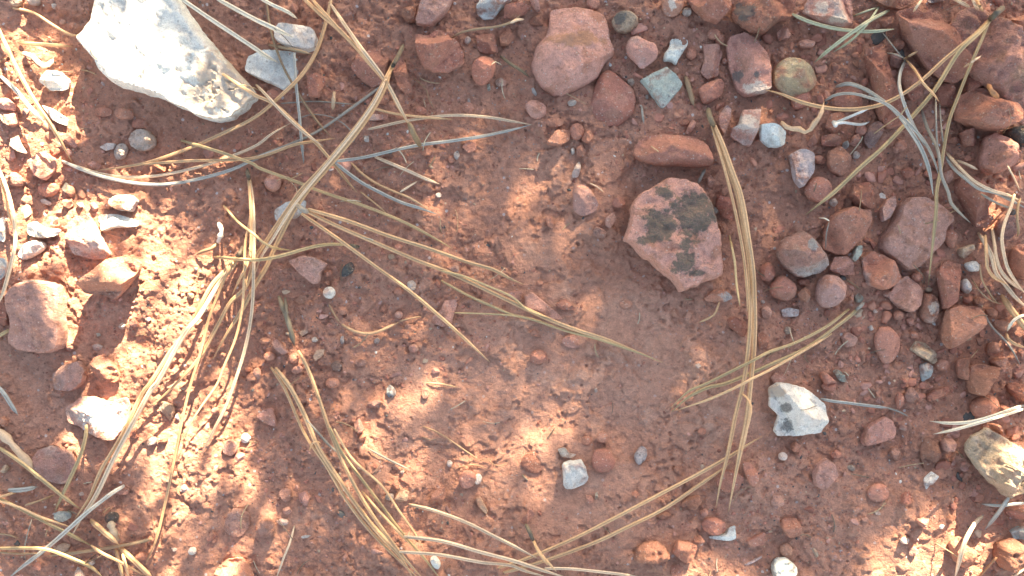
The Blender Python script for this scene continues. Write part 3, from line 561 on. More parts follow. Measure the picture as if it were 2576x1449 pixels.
N(PB,'pine needles','pair of tan grey needles meeting in a white tip below the round dull pink stone',[(24,'pale',1,'10 850,975 1200,900 1500,870 1750,885 1932,915 / 20 140,940'),(20,'tan',1,'10 890,820 1060,860 1280,885 1480,900'),(26,'blue',1,'10 580,1220 800,1190 1200,1100 1500,1060 1700,1030 1932,980 / 20 130,945')])
N(PB,'pine needles','three needle fan with dark sheath falling from the top edge into the crossing',[(34,'tan',6,'10 340,-30 480,100 600,200 750,350 850,470 980,620 1060,770 1120,880 1165,960'),(26,'tan',7,'10 400,-30 600,190 800,400 970,610 1080,800 1150,930'),(28,'pale',6,'10 555,20 700,230 800,370 900,500 985,620 1090,820 1160,945')],sheath=(46,'bark',4,'10 1155,930 1190,1010 1235,1095'))
N(PB,'pine needles','thick long tan needle bundle running diagonally from the crossing to the straw corner',[(34,'tan',7,'10 1110,350 1040,480 985,585 940,670 850,830 700,1030 480,1290 330,1449 / 11 240,130 130,290 60,400 0,490 / 01 1850,720 1740,830 1640,1010 1500,1260 1330,1445 / 02 1200,120 1080,215'),(38,'tan',7,'10 1010,560 960,680 880,830 720,1050 500,1310 380,1449 / 11 280,150 170,360 80,560 0,690 / 01 1820,900 1700,1090 1610,1255'),(24,'pale',8,'10 980,600 900,760 740,990 520,1260 365,1449 / 11 260,140 130,350 30,510 / 01 1925,620')],sheath=(34,'dark',6,'10 1112,340 1060,450 1005,545'))
N(PB,'pine needles','wide tan needle bundle from small dark sheath down to the straw corner',[(34,'tan',6,'01 1800,470 1730,560 1600,700 1440,1000 1290,1200 1130,1449 / 02 1080,60 930,370 760,660 680,850 600,970 570,1010'),(38,'pale',6,'01 1805,480 1750,570 1660,680 1500,940 1400,1060 1180,1449 / 02 1150,30 1000,300 860,560 720,850 640,970 540,1150'),(24,'tan',2,'01 1790,500 1740,560 1640,790 1580,950 1500,1260 1440,1449 / 02 1380,250 1310,600 1240,930 1180,1170 1140,1270 1100,1360')],sheath=(40,'dark',4,'01 1840,410 1820,450 1790,490'))
N(PB,'pine needles','three thin needles hanging below a black sheath beside the long diagonal bundle',[(24,'tan',3,'00 1885,1340 1895,1449 / 01 1890,180 1850,400 1815,550 1740,790 1840,870 1780,1100 1690,1320 1640,1449 / 02 1500,200 1360,430'),(28,'pale',4,'00 1880,1345 1900,1449 / 01 1915,200 1915,540 1900,900 1850,1180 1770,1440 / 02 1700,180 1600,370 1520,530'),(24,'tan',3,'00 1875,1345 1885,1449 / 01 1895,250 1880,500 1800,680 1750,780')],sheath=(36,'dark',3,'00 1868,1285 1872,1320 1880,1350'))
STRAWS[-1]['needles'][0]=(22,'tan',3,'00 1885,1340 1895,1449 / 01 1890,180 1850,400 1845,560 1830,860 1780,1100 1690,1320 1640,1449 / 02 1500,200 1360,430')
N(PN,'pine needle','curved green grey needle crossing the diagonal bundle above the pink triangular stone',[(28,'green',5,'01 1620,490 1930,512 / 11 150,490 280,455 400,420 550,395 650,397 720,412')],sheath=(34,'dark',4,'11 700,405 735,408 770,415'))
N(PN,'pine needle','dark olive needle hooking in toward the crossing above the diagonal bundle',[(20,'green',5,'01 1690,105 1800,230 1930,330 / 11 60,385 150,425 280,440')])
N(PB,'pine needles','three tan needles spreading from grey flat stone across the bare crust',[(32,'tan',3,'11 370,140 620,260 920,390 1200,510 1450,605 1700,720 1930,830 / 21 300,970 500,1045 700,1110 950,1210 1130,1285'),(30,'tan',3,'11 395,130 700,220 1000,330 1300,425 1600,530 1800,590 1930,660 / 21 80,695'),(28,'tan',3,'11 345,165 600,340 900,560 1150,740 1400,950 1600,1130 1760,1280')],sheath=(40,'grey',2,'11 310,95 340,125 385,150'))
N(PN,'pine needle','tan needle with greenish dark end lying along the bundle on bare crust',[(22,'green',1,'11 1400,670 1600,780 1800,870 1930,925 / 21 150,960 400,1045 650,1110 900,1195 1100,1270')])
N(PN,'pine needle','short thin olive needle beneath the pink pointed chip',[(14,'green',0,'11 1500,912 1700,918 1930,932 / 21 60,945')])
N(PN,'pine needle','thin olive needle from the pale pink crumb joining the bundle on crust',[(18,'green',1,'11 1400,595 1550,630 1750,710 1930,790 / 21 120,890 300,960'),])
# top needles: white tint imitates the glare of full sun
N(PN,'pine needle','needle tinted white for sun glare crossing in front of the flat pale stone',[(34,'white',9,'00 1340,-30 1600,150 1932,370 / 10 80,425 165,470')])
N(PN,'pine needle','needle tinted white for sun glare pointing at the striped tan stone',[(36,'white',10,'00 1620,-20 1932,150 / 10 140,215 275,280')])
N(PN,'pine needle','short needle tinted white as if glowing at the top edge above the striped tan stone',[(30,'white',10,'10 20,-20 130,40 240,90 312,142')])
N(PN,'pine needle','long tan needle slanting down the sunlit ground beside the white slab',[(32,'tan',6,'00 -20,200 60,370 130,520 250,740 400,970 540,1215')])
N(PN,'pine needle','dark tan curved needle at the top above the white slab tip',[(22,'tan',2,'00 100,60 250,95 400,190 540,265 615,262')])
N(PN,'pine needle','short thick straw pointing at the tip of the white slab',[(30,'tan',3,'00 150,325 330,335 535,350')])
N('bark_strip','bark strip','pale crooked bark strip glaring in sunlight beneath the slanting tan needle',[(36,'white',2,'00 10,580 110,670 210,790 270,860 325,915')],group='bits of bark and twig')
N('bark_strip','bark strip','curved V-shaped bark strip blazing in sunlight above the dazzling pink stone',[(40,'white',3,'00 180,400 250,430 320,495 380,480 405,435')],group='bits of bark and twig')
N(PB,'pine needles','pair of pale needles curving down the edge past the smooth white pebble',[(30,'pale',6,'00 -10,1270 60,1449 / 01 100,170 118,330 110,430 70,600 20,770 -30,880'),(20,'tan',5,'00 -10,1330 30,1449 / 01 60,130 95,260')])
N(PN,'pine needle','short olive needle at the edge beside the broad mauve block',[(30,'green',4,'01 -30,1100 40,1060 105,1025')])
N('twig','twig','grey weathered twig at the edge below the purple brown stone',[(34,'blue',2,'02 -20,10 40,85 80,150 130,225')],group='bits of bark and twig')
N('twig','twig','pale peeling thick twig entering from the edge below the grey weathered one',[(60,'bark2',3,'02 -20,340 60,420 130,500 200,580 270,700')],group='bits of bark and twig')
N(PN,'pine needle','broad olive needle standing across the sunken grey stone',[(30,'green',6,'02 652,315 650,380 610,530 540,690 480,820 415,960')])
N(PN,'pine needle','tan olive needle from the edge down to the needle knot in the straw corner',[(30,'green',5,'02 -20,470 150,585 300,705 480,850 600,940')])
N(PB,'pine needles','pair of straw needles sloping from the edge through the lower corner',[(28,'green',4,'02 -20,855 200,965 400,1070 540,1140 690,1220'),(18,'tan',3,'02 -20,880 150,930 300,1000 550,1085')])
N(PN,'pine needle','blue grey needle with white sunlit tip under the diagonal bundles',[(34,'blue',4,'02 935,768 850,820 770,880 650,975 500,1110 350,1240 180,1370 70,1460')])
N(PN,'pine needle','arching yellow green needle along the bottom corner',[(28,'green',6,'02 -20,1240 200,1238 360,1250 550,1320 700,1390 775,1460')])
N(PN,'pine needle','dark tan curved needle at the tip of the thin long needle',[(28,'dust',3,'02 1140,1170 1000,1205 900,1222 650,1262 350,1300')])
N('straw','straw','thick broken straw beside the ridged twig, upper piece',[(42,'tan',4,'02 690,1030 780,1110 890,1205')],group='straws in the bottom corner')
N('straw','straw','thick broken straw reaching the bottom edge below the ridged twig',[(42,'tan',4,'02 900,1230 1020,1340 1150,1465')],group='straws in the bottom corner')
N(PN,'pine needle','thin tan needle crossing the broken straws near the bottom edge',[(24,'tan',5,'02 690,1220 760,1270 900,1340 1080,1440')])
N(PB,'pine needles','pair of short straws standing at the bottom edge under the ridged twig',[(30,'tan',3,'02 875,1250 900,1340 930,1470'),(24,'tan',3,'02 925,1285 950,1370 975,1470')])
N('twig','twig','short thick blue grey twig at the edge of the straw corner',[(40,'blue',2,'02 70,800 160,800 275,778'),(22,'tan',2,'02 -10,855 60,835 130,812')],group='bits of bark and twig')
N('twig','twig','thin grey stalk standing in the straw corner',[(10,'grey',2,'02 240,1020 200,1160 185,1240 190,1325')],group='bits of bark and twig')
N(PN,'pine needle','thin dark needle behind the broad olive one in the straw corner',[(18,'dust',2,'02 190,915 300,880 420,835')])
N(PN,'pine needle','thin dark straw low in the bottom corner',[(16,'dust',1,'02 -10,1130 70,1140 140,1165')])
N(PN,'pine needle','faint dark needle under the arching yellow green one',[(18,'dust',1,'02 -10,1270 140,1280 300,1278')])
N('ridged_twig','twig','short ridged tan twig like a screw beside the broken straws',[(60,'ridge',2,'02 835,1045 855,1120 880,1195')],group='bits of bark and twig')
N('bark_strip','bark strip','white chalky curved bark bit like a tooth above the small dark sheath',[(40,'whit',3,'01 1650,235 1672,290 1658,345 1640,395'),(30,'dust',2,'01 1640,390 1590,430 1540,445 1480,475')],group='bits of bark and twig')
N('mossy_twig','twig','crumbly mossy dark twig above the twin needle bundles',[(46,'moss',2,'11 175,790 195,850 215,900 240,970 265,1060 290,1160'),(28,'moss',2,'11 220,800 228,880 232,950')],group='bits of bark and twig')
N('rootlet','rootlet','thin bent tan rootlet curving under the pea-sized white pebble',[(16,'root',1,'11 550,850 590,920 630,985'),(24,'root',2,'11 650,1000 740,1050 850,1070 930,1050 1020,1010 1085,980'),(14,'root',1,'11 1085,975 1160,955 1250,938')],group='rootlets on the soil')
N('rootlet','rootlet','thin brown rootlet arching over sunlit crust',[(13,'root',1,'12 1260,320 1340,350 1430,400 1560,490 1640,545 1690,580')],group='rootlets on the soil')
N('rootlet','rootlet','looped hair-thin rootlet above the red stone with white bead',[(9,'root',1,'12 1520,635 1600,612 1680,615 1740,640'),(8,'root',1,'12 1690,580 1740,560 1780,600 1850,620 1910,580')],group='rootlets on the soil')
N('rootlet','rootlet','hair-thin rootlet beside the narrow orange pink stone',[(8,'root',0.5,'10 1190,590 1280,670 1310,760 1350,830')],group='rootlets on the soil')
N('twig','twig','short straight grey stick beside twin long bundles',[(18,'grey',1,'12 850,490 1000,570 1155,645')],group='bits of bark and twig')
N('grass_stalk','grass stalk','thin dry grass stalk near the bottom edge',[(18,'pale',3,'12 290,1070 255,1200 210,1310 155,1460')])
# bottom double bundle
N(PB,'pine needles','long tan needle bundle sweeping from mossy twig to the bottom edge',[(28,'tan',5,'11 115,1325 200,1449 / 12 290,200 350,340 400,430 520,600 680,870 850,1095 1050,1300 1230,1470'),(38,'tan',5,'11 150,1330 250,1460 / 12 290,80 370,240 460,460 520,560 640,740 800,970 950,1150 1080,1290 1190,1470')])
N(PB,'pine needles','second needle bundle beside it, starting grey and greener, running to the bottom edge',[(30,'tan',4,'11 320,1200 380,1310 430,1430 / 12 480,120 540,300 620,510 700,680 780,830 880,990 1060,1240 1160,1360 1260,1470'),(26,'green',3,'12 560,330 640,500 700,590 830,760 980,960 1130,1160 1250,1290 1390,1470'),(22,'tan',3,'12 800,810 920,950 1040,1080 1180,1230')])
N(PN,'pine needle','grey olive needle lying between the two long bundles',[(20,'grey',1,'12 380,270 470,370 560,470 650,540')])
N(PN,'pine needle','thin tan needle curving away above the second bundle',[(20,'tan',2,'12 590,340 700,530 760,600 950,770 1080,960 1200,1130 1275,1265')])
N('flake_curl','bark curl','small curled bract crossing the long bundle',[(14,'tan',7,'12 405,500 425,450 460,435 490,450')],group='bits of bark and twig')
# bottom V
N(PB,'pine needles','two long tan needles rising from the bottom edge to the crossing tips',[(28,'tan',4,'22 -100,1385 60,1335 250,1260 480,1160 700,1050 1120,830 1440,660 1700,510 1790,450 1885,398'),(30,'tan',4,'22 -60,1420 60,1390 400,1280 650,1185 850,1090 1150,940 1400,770 1560,660 1650,590')])
N(PB,'pine needles','three pale needles slanting in from the long bundles to the bottom edge',[(28,'pale',4,'12 1155,908 1330,950 1600,1050 1760,1130 1930,1215 / 22 180,1310'),(30,'pale',4,'12 1120,1150 1400,1185 1700,1270 1930,1330 / 22 200,1395 420,1465'),(26,'pale',3,'12 1085,1265 1400,1290 1700,1345 1930,1370 / 22 100,1410 260,1455')])
N(PN,'pine needle','pale needle lying almost level along the bottom edge',[(24,'pale',3,'22 250,1390 450,1395 600,1410 800,1432 960,1455')])
N(PB,'pine needles','short needle pair with dark sheath below the orange tapered stone',[(22,'tan',3,'22 155,1160 190,1240 240,1310 330,1410'),(18,'tan',3,'22 150,1165 200,1270 270,1370')],sheath=(34,'dark',3,'22 105,1060 130,1110 158,1175'))
# right bundle
N(PB,'pine needles','long bowed tan needle bundle passing the lichen-patched rock',[(33,'tan',5,'20 1505,920 1570,1100 1640,1310 1690,1449 / 21 1740,260 1790,560 1800,850 1790,1110 1745,1449 / 22 1690,220 1630,520 1570,760 1540,930'),(38,'tan',5,'20 1518,920 1597,1110 1677,1330 1722,1449 / 21 1777,300 1820,600 1830,880 1827,1150 1800,1449 / 22 1765,300 1720,520 1680,720 1635,955'),(24,'tan',5,'20 1500,920 1545,1080 1600,1260 1650,1449 / 21 1700,220 1750,500 1775,760 1775,900')],sheath=(46,'bark',4,'20 1480,820 1495,890 1520,945'))
N(PN,'pine needle','bent broken needle tip overlapping the bowed bundle',[(20,'tan',6,'22 1740,75 1785,120 1805,190 1780,310 1740,480 1720,540')])
N(PN,'pine needle','thin green needle beside the bowed bundle at the lichen rock',[(18,'green',1,'21 1640,330 1680,520 1695,700 1720,860')])
N(PN,'pine needle','short tan needle below the shell-shaped stone',[(18,'tan',1,'21 1565,830 1530,920 1480,955 1410,985')])
N(PB,'pine needles','green tan needle fan crossing under the bowed bundle from the powdery gravel',[(30,'green',3,'31 690,870 600,950 520,1010 300,1170 0,1310 / 21 1600,1449 / 22 1480,25 1330,100 1210,205'),(24,'green',3,'31 610,885 450,1010 200,1140 0,1210 / 21 1830,1265 1460,1449 / 22 1340,50 1200,180'),(22,'tan',3,'31 480,1070 250,1210 0,1350 / 21 1800,1415 / 22 1700,20 1500,110 1240,200')],sheath=(30,'grey',3,'31 720,835 700,860 670,885'))
# top right
N(PN,'pine needle','grey green needle lying level below the white-patched pink stone',[(28,'mint',5,'30 185,108 300,160 500,215 700,237 830,235 945,220')])
N(PB,'pine needles','pair of green grey needles slanting from the top toward the round olive stone',[(30,'mint',4,'30 910,80 760,160 600,270 450,385 355,468'),(20,'mint',3,'30 835,55 740,190 620,310 495,392')])
N(PN,'pine needle','thin green needle high up beside the grooved red slab',[(16,'mint',4,'30 645,122 740,85 820,58')])
N(PN,'pine needle','short grey needle tip over the top of grooved red slab',[(22,'pale',6,'30 1165,-10 1130,40 1095,92')])
N(PN,'pine needle','sunlit straw at the top edge above the largest corner rock',[(30,'pale',9,'30 1380,-20 1450,15 1525,55')])
N(PB,'pine needles','pair of sunlit straws at the top edge beside the dark sheath',[(24,'pale',9,'30 1540,-20 1560,30 1590,80'),(24,'tan',9,'30 1570,-20 1595,40 1625,88')])
N(PB,'pine needles','wide spread bundle of three needles hanging from the dark sheath in the top corner',[(30,'tan',8,'30 1690,130 1560,260 1330,450 1180,590 1000,720 850,790 650,825 450,815 250,770 100,710 -10,680'),(34,'green',8,'30 1690,140 1600,240 1450,380 1250,690 1070,900 850,1130 700,1260 500,1449 / 31 400,80 285,172'),(26,'green',8,'30 1670,160 1590,350 1500,560 1430,740 1370,900 1330,1100 1300,1300 1272,1449 / 31 1270,120 1250,330 1210,700')],sheath=(48,'dark',10,'30 1775,55 1730,95 1675,145'))
N(PB,'pine needles','blue grey curved needles arching over the long dark red stone',[(32,'blue',4,'30 515,655 600,632 720,668 850,750 980,860 1060,970 1150,1110 1215,1280 1245,1460'),(24,'blue',4,'30 430,760 500,720 620,705 760,735 900,790 1050,920 1180,1070 1250,1200 1290,1330')])
N(PN,'pine needle','grey blue needle curling round the spear-shaped red stone',[(26,'blue',5,'30 1040,450 1000,540 990,640 1010,730 1060,870 1120,990 1180,1100')])
N(PN,'pine needle','long grey needle running from the spear-shaped stone to the straw pile',[(26,'grey',4,'30 1160,830 1200,960 1280,1130 1310,1330 1360,1449 / 31 1380,80 1450,160 1525,230')])
N(PB,'pine needles','two thin upright grey needles behind the largest corner rock',[(14,'grey',5,'30 1265,740 1270,950 1280,1130'),(12,'grey',4,'30 1295,780 1310,980 1330,1130')])
N(PN,'pine needle','tan twig-like needle beside the spear-shaped stone',[(20,'tan',6,'30 1045,455 1110,530 1180,640 1240,700 1290,765')])
N(PN,'pine needle','short brown needle crossing the grooved red slab',[(18,'dust',7,'30 1020,450 1070,420 1130,388')])
N(PB,'pine needles','blue grey needles running under the half-lit red block to the edge',[(26,'blue',3,'30 1340,1180 1400,1270 1480,1340 1600,1430 / 31 1700,0 1830,60 1940,120'),(22,'pale',3,'30 1420,1210 1500,1240 1580,1280'),(24,'pale',3,'30 1345,1150 1450,1270 1560,1370 1700,1440 / 31 1800,20 1940,85'),(20,'grey',2,'31 1610,15 1720,80 1860,135')])
N(PB,'pine needles','white forked needle pair like a small tuning fork by the flat dull purple stone',[(22,'blueW',3,'30 495,930 560,905 620,880 690,850 745,830'),(22,'blueW',3,'30 500,935 570,925 640,935 710,940 765,920')],sheath=(36,'blueW',3,'30 492,920 505,935 510,950'))
N('bark_strip','bark strip','curled tan bark strip like a bow beneath the arching tan needle',[(44,'bark2',4,'30 105,925 160,970 230,972 295,1000 350,930 395,870 418,790')],group='bits of bark and twig')
N('bark_strip','bark strip','brown crooked bark finger standing on the pink wedge rock',[(40,'rust',13,'30 1660,640 1690,690 1740,740')],group='bits of bark and twig')
N(PN,'pine needle','thin dark needle edge over the half-lit red block',[(14,'pale',6,'30 1800,1240 1850,1330 1900,1440')])
N(PN,'pine needle','small dark needle between grooved slab and green needles',[(12,'grey',3,'30 860,240 930,330 1010,430')])
N(PN,'pine needle','thin grey needle crossing behind the grooved slab',[(12,'grey',3,'30 900,400 960,410 1030,440')])
N(PN,'pine needle','stray tan straw lying across the largest corner rock',[(16,'pale',14,'30 1480,505 1550,460 1610,420')])
# straw pile at the edge
N('dry_straw','straw','branching tan straw stem running down the edge past white curl',[(34,'pale',5,'31 1590,310 1640,390 1690,490 1720,610 1790,700 1870,800 1960,880'),(26,'pale',6,'31 1690,270 1710,400 1725,510 1760,600 1830,680 1960,770'),(26,'tan',5,'31 1640,330 1650,500 1655,570 1700,640 1800,695')],group='straws at the edge')
N('dry_straw','straw','upright pale straw arching over the purple red stone',[(26,'pale',7,'31 1860,20 1830,120 1790,220 1765,340 1780,470 1810,580 1870,680 1960,790')],group='straws at the edge')
N('dry_straw','straw','thick tan straw leaning out of the edge under the white curl',[(50,'tan',4,'31 1765,785 1830,880 1890,960 1960,1060')],group='straws at the edge')
N('dry_straw','straw','dark thin straw hanging beside the grey white stone',[(14,'dust',2,'31 1600,550 1610,650 1650,730 1710,820 1760,855'),(12,'dust',2,'31 1540,660 1600,750 1680,820 1780,850')],group='straws at the edge')
N('dry_straw','straw','dark thin straw curving down below the rust red wedge',[(16,'grey',3,'31 1620,900 1660,970 1700,1030 1780,1110 1840,1190 1905,1310')],group='straws at the edge')
N('straw_curl','straw','bright white curl of straw at the edge',[(24,'white',8,'31 1940,925 1870,955 1830,1000 1805,1050'),(26,'tan',7,'31 1800,1070 1815,1110 1860,1145 1940,1175')],group='straws at the edge')
N('dry_straw','straw','dark olive hook of straw at the edge over the purple red stone',[(22,'dust',6,'31 1905,50 1885,110 1880,200 1890,300 1880,340')],group='straws at the edge')
N(PB,'pine needles','bright white needle pair entering above the yellow grey cobble',[(26,'white',9,'32 1950,155 1820,195 1700,240 1600,270 1500,290 1350,295 1225,280'),(24,'white',9,'32 1950,180 1800,230 1600,290 1400,345 1250,378')])
N(PB,'pine needles','two crossed blue grey needle stubs at the foot of the yellow cobble',[(24,'blue',4,'32 1945,898 1860,905 1780,917 1690,915 1608,905'),(30,'blue',3,'32 1815,860 1780,910 1740,970 1640,1095')])
N(PN,'pine needle','bent pale green needle over the crumbly orange stone',[(34,'pale',7,'32 1615,1000 1570,1040 1530,1100 1480,1200 1450,1310 1410,1465')])
N(PN,'pine needle','thin brown needle beside the corner brown rock',[(22,'rust',3,'32 1725,1310 1660,1380 1585,1465')])
N(PN,'pine needle','thin brown needle end at the bottom corner',[(20,'pale',3,'32 1960,1380 1900,1420 1830,1470')])
N(PN,'pine needle','grey needle running from the sooty white stone to the half-buried pink one',[(24,'blue',2,'32 400,112 480,128 600,142 800,168 930,182'),(14,'grey',1,'32 900,180 980,205 1060,245')])
N(PN,'pine needle','dark grey needle lying under the bluish stained stone',[(20,'dust',2,'10 1480,285 1550,245 1700,215 1800,205 1932,165 / 20 60,115')],)
N('curled_straw','straw','pale curled straw bit at the foot of the flat-topped red stone',[(22,'pale',2,'20 -10,172 40,150 92,146')])
N('twig','twig','brown ridged twig pointing at the biggest red rock',[(26,'bark',2,'10 1845,425 1932,490 / 20 60,525 130,580')],group='bits of bark and twig')
N('twig','twig','short dark grey stick below the grey green diamond',[(20,'grey',1,'20 978,800 985,860 995,930')],group='bits of bark and twig')
N('twig','twig','thin pale stick below the white teardrop pebble',[(14,'pale',1,'20 590,1385 640,1410 690,1449')],group='bits of bark and twig')
N('twig','twig','dark grey stick beneath the sausage-shaped stone',[(26,'grey',2,'20 1455,1280 1430,1330 1400,1390')],group='bits of bark and twig')
N('twig','twig','dark rotten stick between the diamond and the five-sided red stone',[(44,'dust',1,'20 1310,580 1340,680 1370,790')],group='bits of bark and twig')
N('bark_strip','bark strip','tan upright bark sliver beside the upper crossing',[(30,'bark2',2,'10 590,700 585,760 580,830')],group='bits of bark and twig')
N('bark_strip','bark strip','pale bark splinter on the bare crust above the long tan needle',[(18,'pale',1,'10 1090,1449 1150,1410 1215,1370')],group='bits of bark and twig')
N('bark_strip','bark strip','tan bark scrap on the sunlit crust below the small conical clods',[(16,'tan',1,'11 1290,1440 1400,1449 / 12 1520,25')],group='bits of bark and twig')
N(PN,'pine needle','hairlike upright grey straw in the gravel beside two-sided stone',[(9,'grey',3,'31 460,230 440,320 435,440'),(12,'white',4,'31 385,195 430,200 465,220')])
N(PN,'pine needle','short crooked dark needle touching the sunken grey quartz crumb',[(12,'dust',1,'31 590,660 650,700 700,740')])
# ------------------------------------------------------------------ materials
def nodes(name, rough=0.9):
    m = bpy.data.materials.new(name)
    m.use_nodes = True
    t = m.node_tree
    p = t.nodes['Principled BSDF']
    p.inputs['Roughness'].default_value = rough
    p.inputs['Specular IOR Level'].default_value = 0.25
    return m, t, p
class NT:
    """short hand for wiring a node tree"""
    def __init__(s, t): s.t = t
    def new(s, kind, **kw):
        n = s.t.nodes.new(kind)
        for k, v in kw.items(): setattr(n, k, v)
        return n
    def link(s, a, b): s.t.links.new(a, b)
    def put(s, sock, v):
        if isinstance(v, bpy.types.NodeSocket): s.link(v, sock)
        else: sock.default_value = v
    def math(s, op, a, b=0.0, clamp=False):
        n = s.new('ShaderNodeMath', operation=op, use_clamp=clamp)
        s.put(n.inputs[0], a); s.put(n.inputs[1], b)
        return n.outputs[0]
    def mix(s, f, a, b, mode='MIX'):
        n = s.new('ShaderNodeMix', data_type='RGBA', blend_type=mode)
        s.put(n.inputs[0], f); s.put(n.inputs[6], a if isinstance(a, bpy.types.NodeSocket) else (*a, 1)); s.put(n.inputs[7], b if isinstance(b, bpy.types.NodeSocket) else (*b, 1))
        return n.outputs[2]
    def noise(s, vec, scale, detail=3, rough=0.55):
        n = s.new('ShaderNodeTexNoise')
        s.link(vec, n.inputs['Vector'])
        n.inputs['Scale'].default_value = scale; n.inputs['Detail'].default_value = detail; n.inputs['Roughness'].default_value = rough
        return n.outputs['Fac']
    def step(s, x, a, b):
        n = s.new('ShaderNodeMapRange', interpolation_type='SMOOTHSTEP')
        s.put(n.inputs[0], x)
        n.inputs[1].default_value = a; n.inputs[2].default_value = b
        return n.outputs[0]
    def scale(s, col, f):
        n = s.new('ShaderNodeVectorMath', operation='SCALE')
        s.put(n.inputs[0], col); s.put(n.inputs['Scale'], f)
        return n.outputs[0]
    def bump(s, h, dist, strength=1.0, normal=None):
        n = s.new('ShaderNodeBump')
        n.inputs['Distance'].default_value = dist; n.inputs['Strength'].default_value = strength
        s.put(n.inputs['Height'], h)
        if normal is not None: s.link(normal, n.inputs['Normal'])
        return n.outputs[0]

def soil_material():
    m, t, p = nodes('red_soil', 0.95)
    k = NT(t)
    v = k.new('ShaderNodeTexCoord').outputs['Object']
    big, mid, fine, grain = k.noise(v, 14, 3), k.noise(v, 75, 4, 0.6), k.noise(v, 420, 4, 0.65), k.noise(v, 1900, 3, 0.7)
    c = k.mix(k.step(big, 0.35, 0.65), SOIL_A, SOIL_B)
    crust = k.new('ShaderNodeAttribute', attribute_type='GEOMETRY', attribute_name='crust').outputs['Fac']
    c = k.mix(k.math('MULTIPLY', k.step(mid, 0.5, 0.72), 0.55), c, SOIL_PALE)
    loose = k.math('SUBTRACT', 1.0, crust)
    c = k.mix(k.math('MULTIPLY', loose, 0.5), c, SOIL_LOOSE)  # loose soil darker than dusty crust, also imitating shade between its crumbs
    c = k.mix(k.math('MULTIPLY', k.step(k.noise(v, 130, 5, 0.7), 0.52, 0.7), 0.5), c, SOIL_DARK)
    c = k.scale(c, k.math('ADD', 0.55, k.math('MULTIPLY', fine, 0.9)))
    c = k.scale(c, k.math('ADD', 0.6, k.math('MULTIPLY', grain, 0.8)))
    # grains of pale quartz and dark grit
    for sc, lo, colour, amount in ((1100, 0.965, (0.70, 0.60, 0.55), 0.7), (650, 0.985, (0.66, 0.58, 0.55), 0.7), (1100, 0.93, (0.13, 0.065, 0.05), 0.5), (600, 0.965, (0.13, 0.07, 0.05), 0.5)):
        vo = k.new('ShaderNodeTexVoronoi')
        k.link(v, vo.inputs['Vector']); vo.inputs['Scale'].default_value = sc
        sep = k.new('ShaderNodeSeparateColor'); k.link(vo.outputs['Color'], sep.inputs[0])
        hit = k.math('MULTIPLY', k.math('GREATER_THAN', sep.outputs[0], lo), k.math('LESS_THAN', vo.outputs['Distance'], 0.38))
        c = k.mix(k.math('MULTIPLY', hit, k.math('MULTIPLY', amount, k.math('SUBTRACT', 1.15, k.math('MULTIPLY', crust, 0.75)))), c, colour)
    k.link(c, p.inputs['Base Color'])
    sand = k.noise(v, 1000, 4, 0.75)
    h = k.math('ADD', k.math('MULTIPLY', fine, 0.8), k.math('ADD', k.math('MULTIPLY', sand, 0.75), k.math('MULTIPLY', grain, 0.3)))
    k.link(k.bump(h, 0.0014, 1.0), p.inputs['Normal'])
    return m
SOIL_LOOSE = (0.44, 0.205, 0.142)
SOIL_A, SOIL_B, SOIL_PALE, SOIL_DARK = (0.53, 0.255, 0.172), (0.59, 0.30, 0.21), (0.64, 0.375, 0.275), (0.38, 0.165, 0.11)

